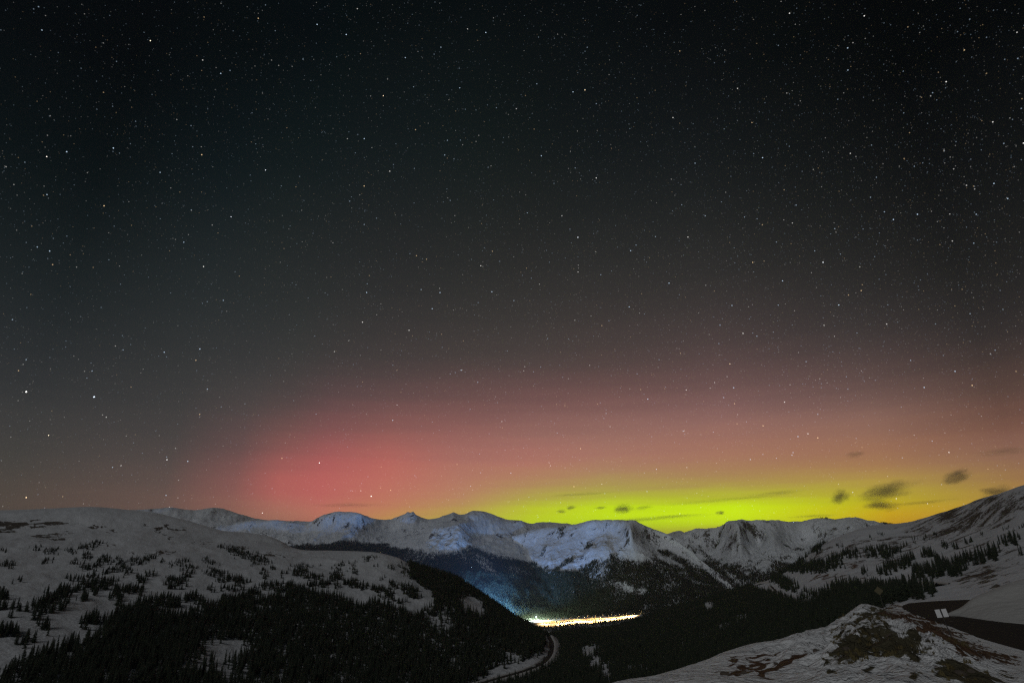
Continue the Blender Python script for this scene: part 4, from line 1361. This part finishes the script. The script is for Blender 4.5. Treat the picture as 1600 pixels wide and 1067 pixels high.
ST = [(41, 612, 1.5, (1, 1, .95), 'brightest white star low at the left edge'), (147, 620, 1.5, (.7, .8, 1), 'bright bluish star right of the brightest white star at left'),
      (41, 777, 1.2, (1, .7, .4), 'orange star just above the left hill crest'), (499, 723, 1.1, (1, .95, .9), 'white star inside the red glow'),
      (580, 775, 1.3, (1, .9, .8), 'bright star above the range below the red glow'), (599, 150, .9, (1, .75, .5), 'orange star high left of centre'),
      (914, 141, 1.0, (1, .75, .45), 'orange star high right of centre'), (903, 371, 1.0, (.85, .9, 1), 'lone white star near the middle of the photo'),
      (235, 64, .9, (1, .85, .6), 'yellowish star near the top at left'), (73, 245, .9, (1, .9, .8), 'pale star high at the left edge'),
      (1286, 410, .9, (.9, .95, 1), 'white star in the right half above the pink haze'), (76, 680, .9, (1, .85, .6), 'yellow star below the brightest white star at left'),
      (261, 718, .9, (1, 1, 1), 'white star left of the red glow'), (410, 801, .9, (1, .95, .9), 'small star touching the skyline below the red glow'),
      (361, 339, .8, (.85, .9, 1), 'white star in the upper left quarter'), (415, 266, .8, (.85, .9, 1), 'white star above and right of the upper left star')]
for x, y, k, ccol, lab in ST:
    dd = ray(x, y)
    dd = dd / np.linalg.norm(dd)
    o = obj('bright_star', star_mesh(dd[None], np.array([pxr * 0.5 * k]), np.array([ccol], float), np.array([1.0])))
    o.data.materials.append(mst)
    tag(o, lab, 'star')


# ------------------------------------------------------------------ small dark clouds
def cloud_mat(dens, seed):
    m = bpy.data.materials.new('cloud_vapour')
    m.use_nodes = True
    t = NT(m.node_tree)
    for q in list(t.n):
        t.n.remove(q)
    tc_ = t.node('ShaderNodeTexCoord')
    ln = t.node('ShaderNodeVectorMath', operation='LENGTH')
    t.l.new(tc_.outputs['Object'], ln.inputs[0])
    vm = t.node('ShaderNodeVectorMath', operation='ADD')
    t.l.new(tc_.outputs['Object'], vm.inputs[0])
    vm.inputs[1].default_value = (seed * 3.1, seed * 1.7, seed)
    nz_ = t.noise(vm.outputs[0], 1.7, 4, 0.6)
    f_ = t.math('ADD', t.math('SUBTRACT', 0.85, ln.outputs['Value']), t.math('MULTIPLY', t.math('SUBTRACT', nz_, 0.5), 1.5))
    f_ = t.mapr(f_, 0.0, 1.0, 0.0, dens, 'SMOOTHSTEP')
    pv = t.node('ShaderNodeVolumePrincipled')
    pv.inputs['Color'].default_value = (0.42, 0.42, 0.44, 1)
    t.l.new(f_, pv.inputs['Density'])
    t.l.new(pv.outputs[0], t.node('ShaderNodeOutputMaterial').inputs['Volume'])
    return m


import bmesh
bm = bmesh.new()
bmesh.ops.create_icosphere(bm, subdivisions=3, radius=1.0)
ico = bpy.data.meshes.new('cloud')
bm.to_mesh(ico)
bm.free()
CD = 15500.0
CL = [(1060, 806, 60, 3, 2, .3, 'thin grey cloud bar low in the green band right of the central peak'), (1215, 770, 55, 4, 4, .25, 'faint cloud bar over the right end of the green band'), (905, 772, 60, 3, 3, .2, 'faint cloud bar over the left end of the green band'), (1270, 806, 40, 3, 2, .3, 'thin cloud bar just above the right far mountain'), (1440, 785, 45, 4, 4, .25, 'faint cloud bar right of the flat dark cloud'),
      (1385, 767, 44, 15, 14, 1.0, 'large dark cloud in the middle of the right cloud group'), (1377, 789, 28, 9, -3, .9, 'flat dark cloud just below the large cloud'), (1313, 776, 17, 11, 28, 1.0, 'small dark cloud left of the large cloud'),
      (1494, 744, 23, 11, 20, 1.0, 'dark cloud high to the right of the large cloud'), (1558, 768, 24, 10, 5, .9, 'dark cloud touching the right hill skyline'), (973, 795, 18, 8, 8, 1.0, 'dark cloud above the central peak'),
      (892, 793, 9, 4, 5, .8, 'tiny cloud above the left side of the central peak'), (877, 799, 8, 4, 5, .6, 'tiny cloud at the left end of the green band'), (1125, 801, 8, 4, 0, .8, 'tiny dark cloud in the middle of the green band'),
      (1010, 811, 75, 5, 3, .3, 'thin grey cloud streak beside the central peak summit'), (1130, 781, 120, 4, 3, .16, 'long thin cloud streak across the green band'), (1336, 710, 16, 6, 5, .35, 'faint cloud wisp in the pink glow at right'),
      (1565, 706, 40, 6, 2, .3, 'faint cloud wisp near the right edge'), (938, 793, 12, 3, 3, .5, 'small wisp left of the cloud above the central peak'), (1005, 793, 16, 4, 8, .4, 'small wisp right of the cloud above the central peak'), (545, 789, 60, 4, 2, .25, 'thin cloud streak over the summit in the red glow')]
for i, (x, y, rx, ry, an, k, lab) in enumerate(CL):
    Pc = unproj(x, y, CD)
    sc_ = CD / math.hypot(*ray(x, y)[:2]) * 1.25
    m_ = ico.copy()
    o = obj('cloud', m_)
    o.location = tuple(Pc)
    o.rotation_euler = (0, R(-an), math.atan2(-Pc[0], Pc[1]))
    o.scale = (rx * sc_, min(rx, 2.5 * ry) * sc_, ry * sc_)
    thick = 2 * o.scale[1]
    m_.materials.append(cloud_mat(4.2 * k / thick, i + 1))
    tag(o, lab, 'cloud')

# ------------------------------------------------------------------ haze
HAZE = True
if HAZE:
    hb = MB().box((0, 5000, (HAZE_TOP + VAL_Z - 16) / 2), (28200, 16200, HAZE_TOP - VAL_Z + 16))
    mh = bpy.data.materials.new('thin_night_haze')
    mh.use_nodes = True
    t = NT(mh.node_tree)
    for q in list(t.n):
        t.n.remove(q)
    pv = t.node('ShaderNodeVolumePrincipled')
    pv.inputs['Color'].default_value = (0.68, 0.86, 1.0, 1)
    pv.inputs['Density'].default_value = HAZE_DENSITY
    pv.inputs['Anisotropy'].default_value = 0.6
    t.l.new(pv.outputs[0], t.node('ShaderNodeOutputMaterial').inputs['Volume'])
    mh.cycles.volume_sampling = 'EQUIANGULAR'
    ho = hb.build('haze', mh)
    tag(ho, 'thin bluish haze filling the air over the valley', 'haze', kind='stuff')
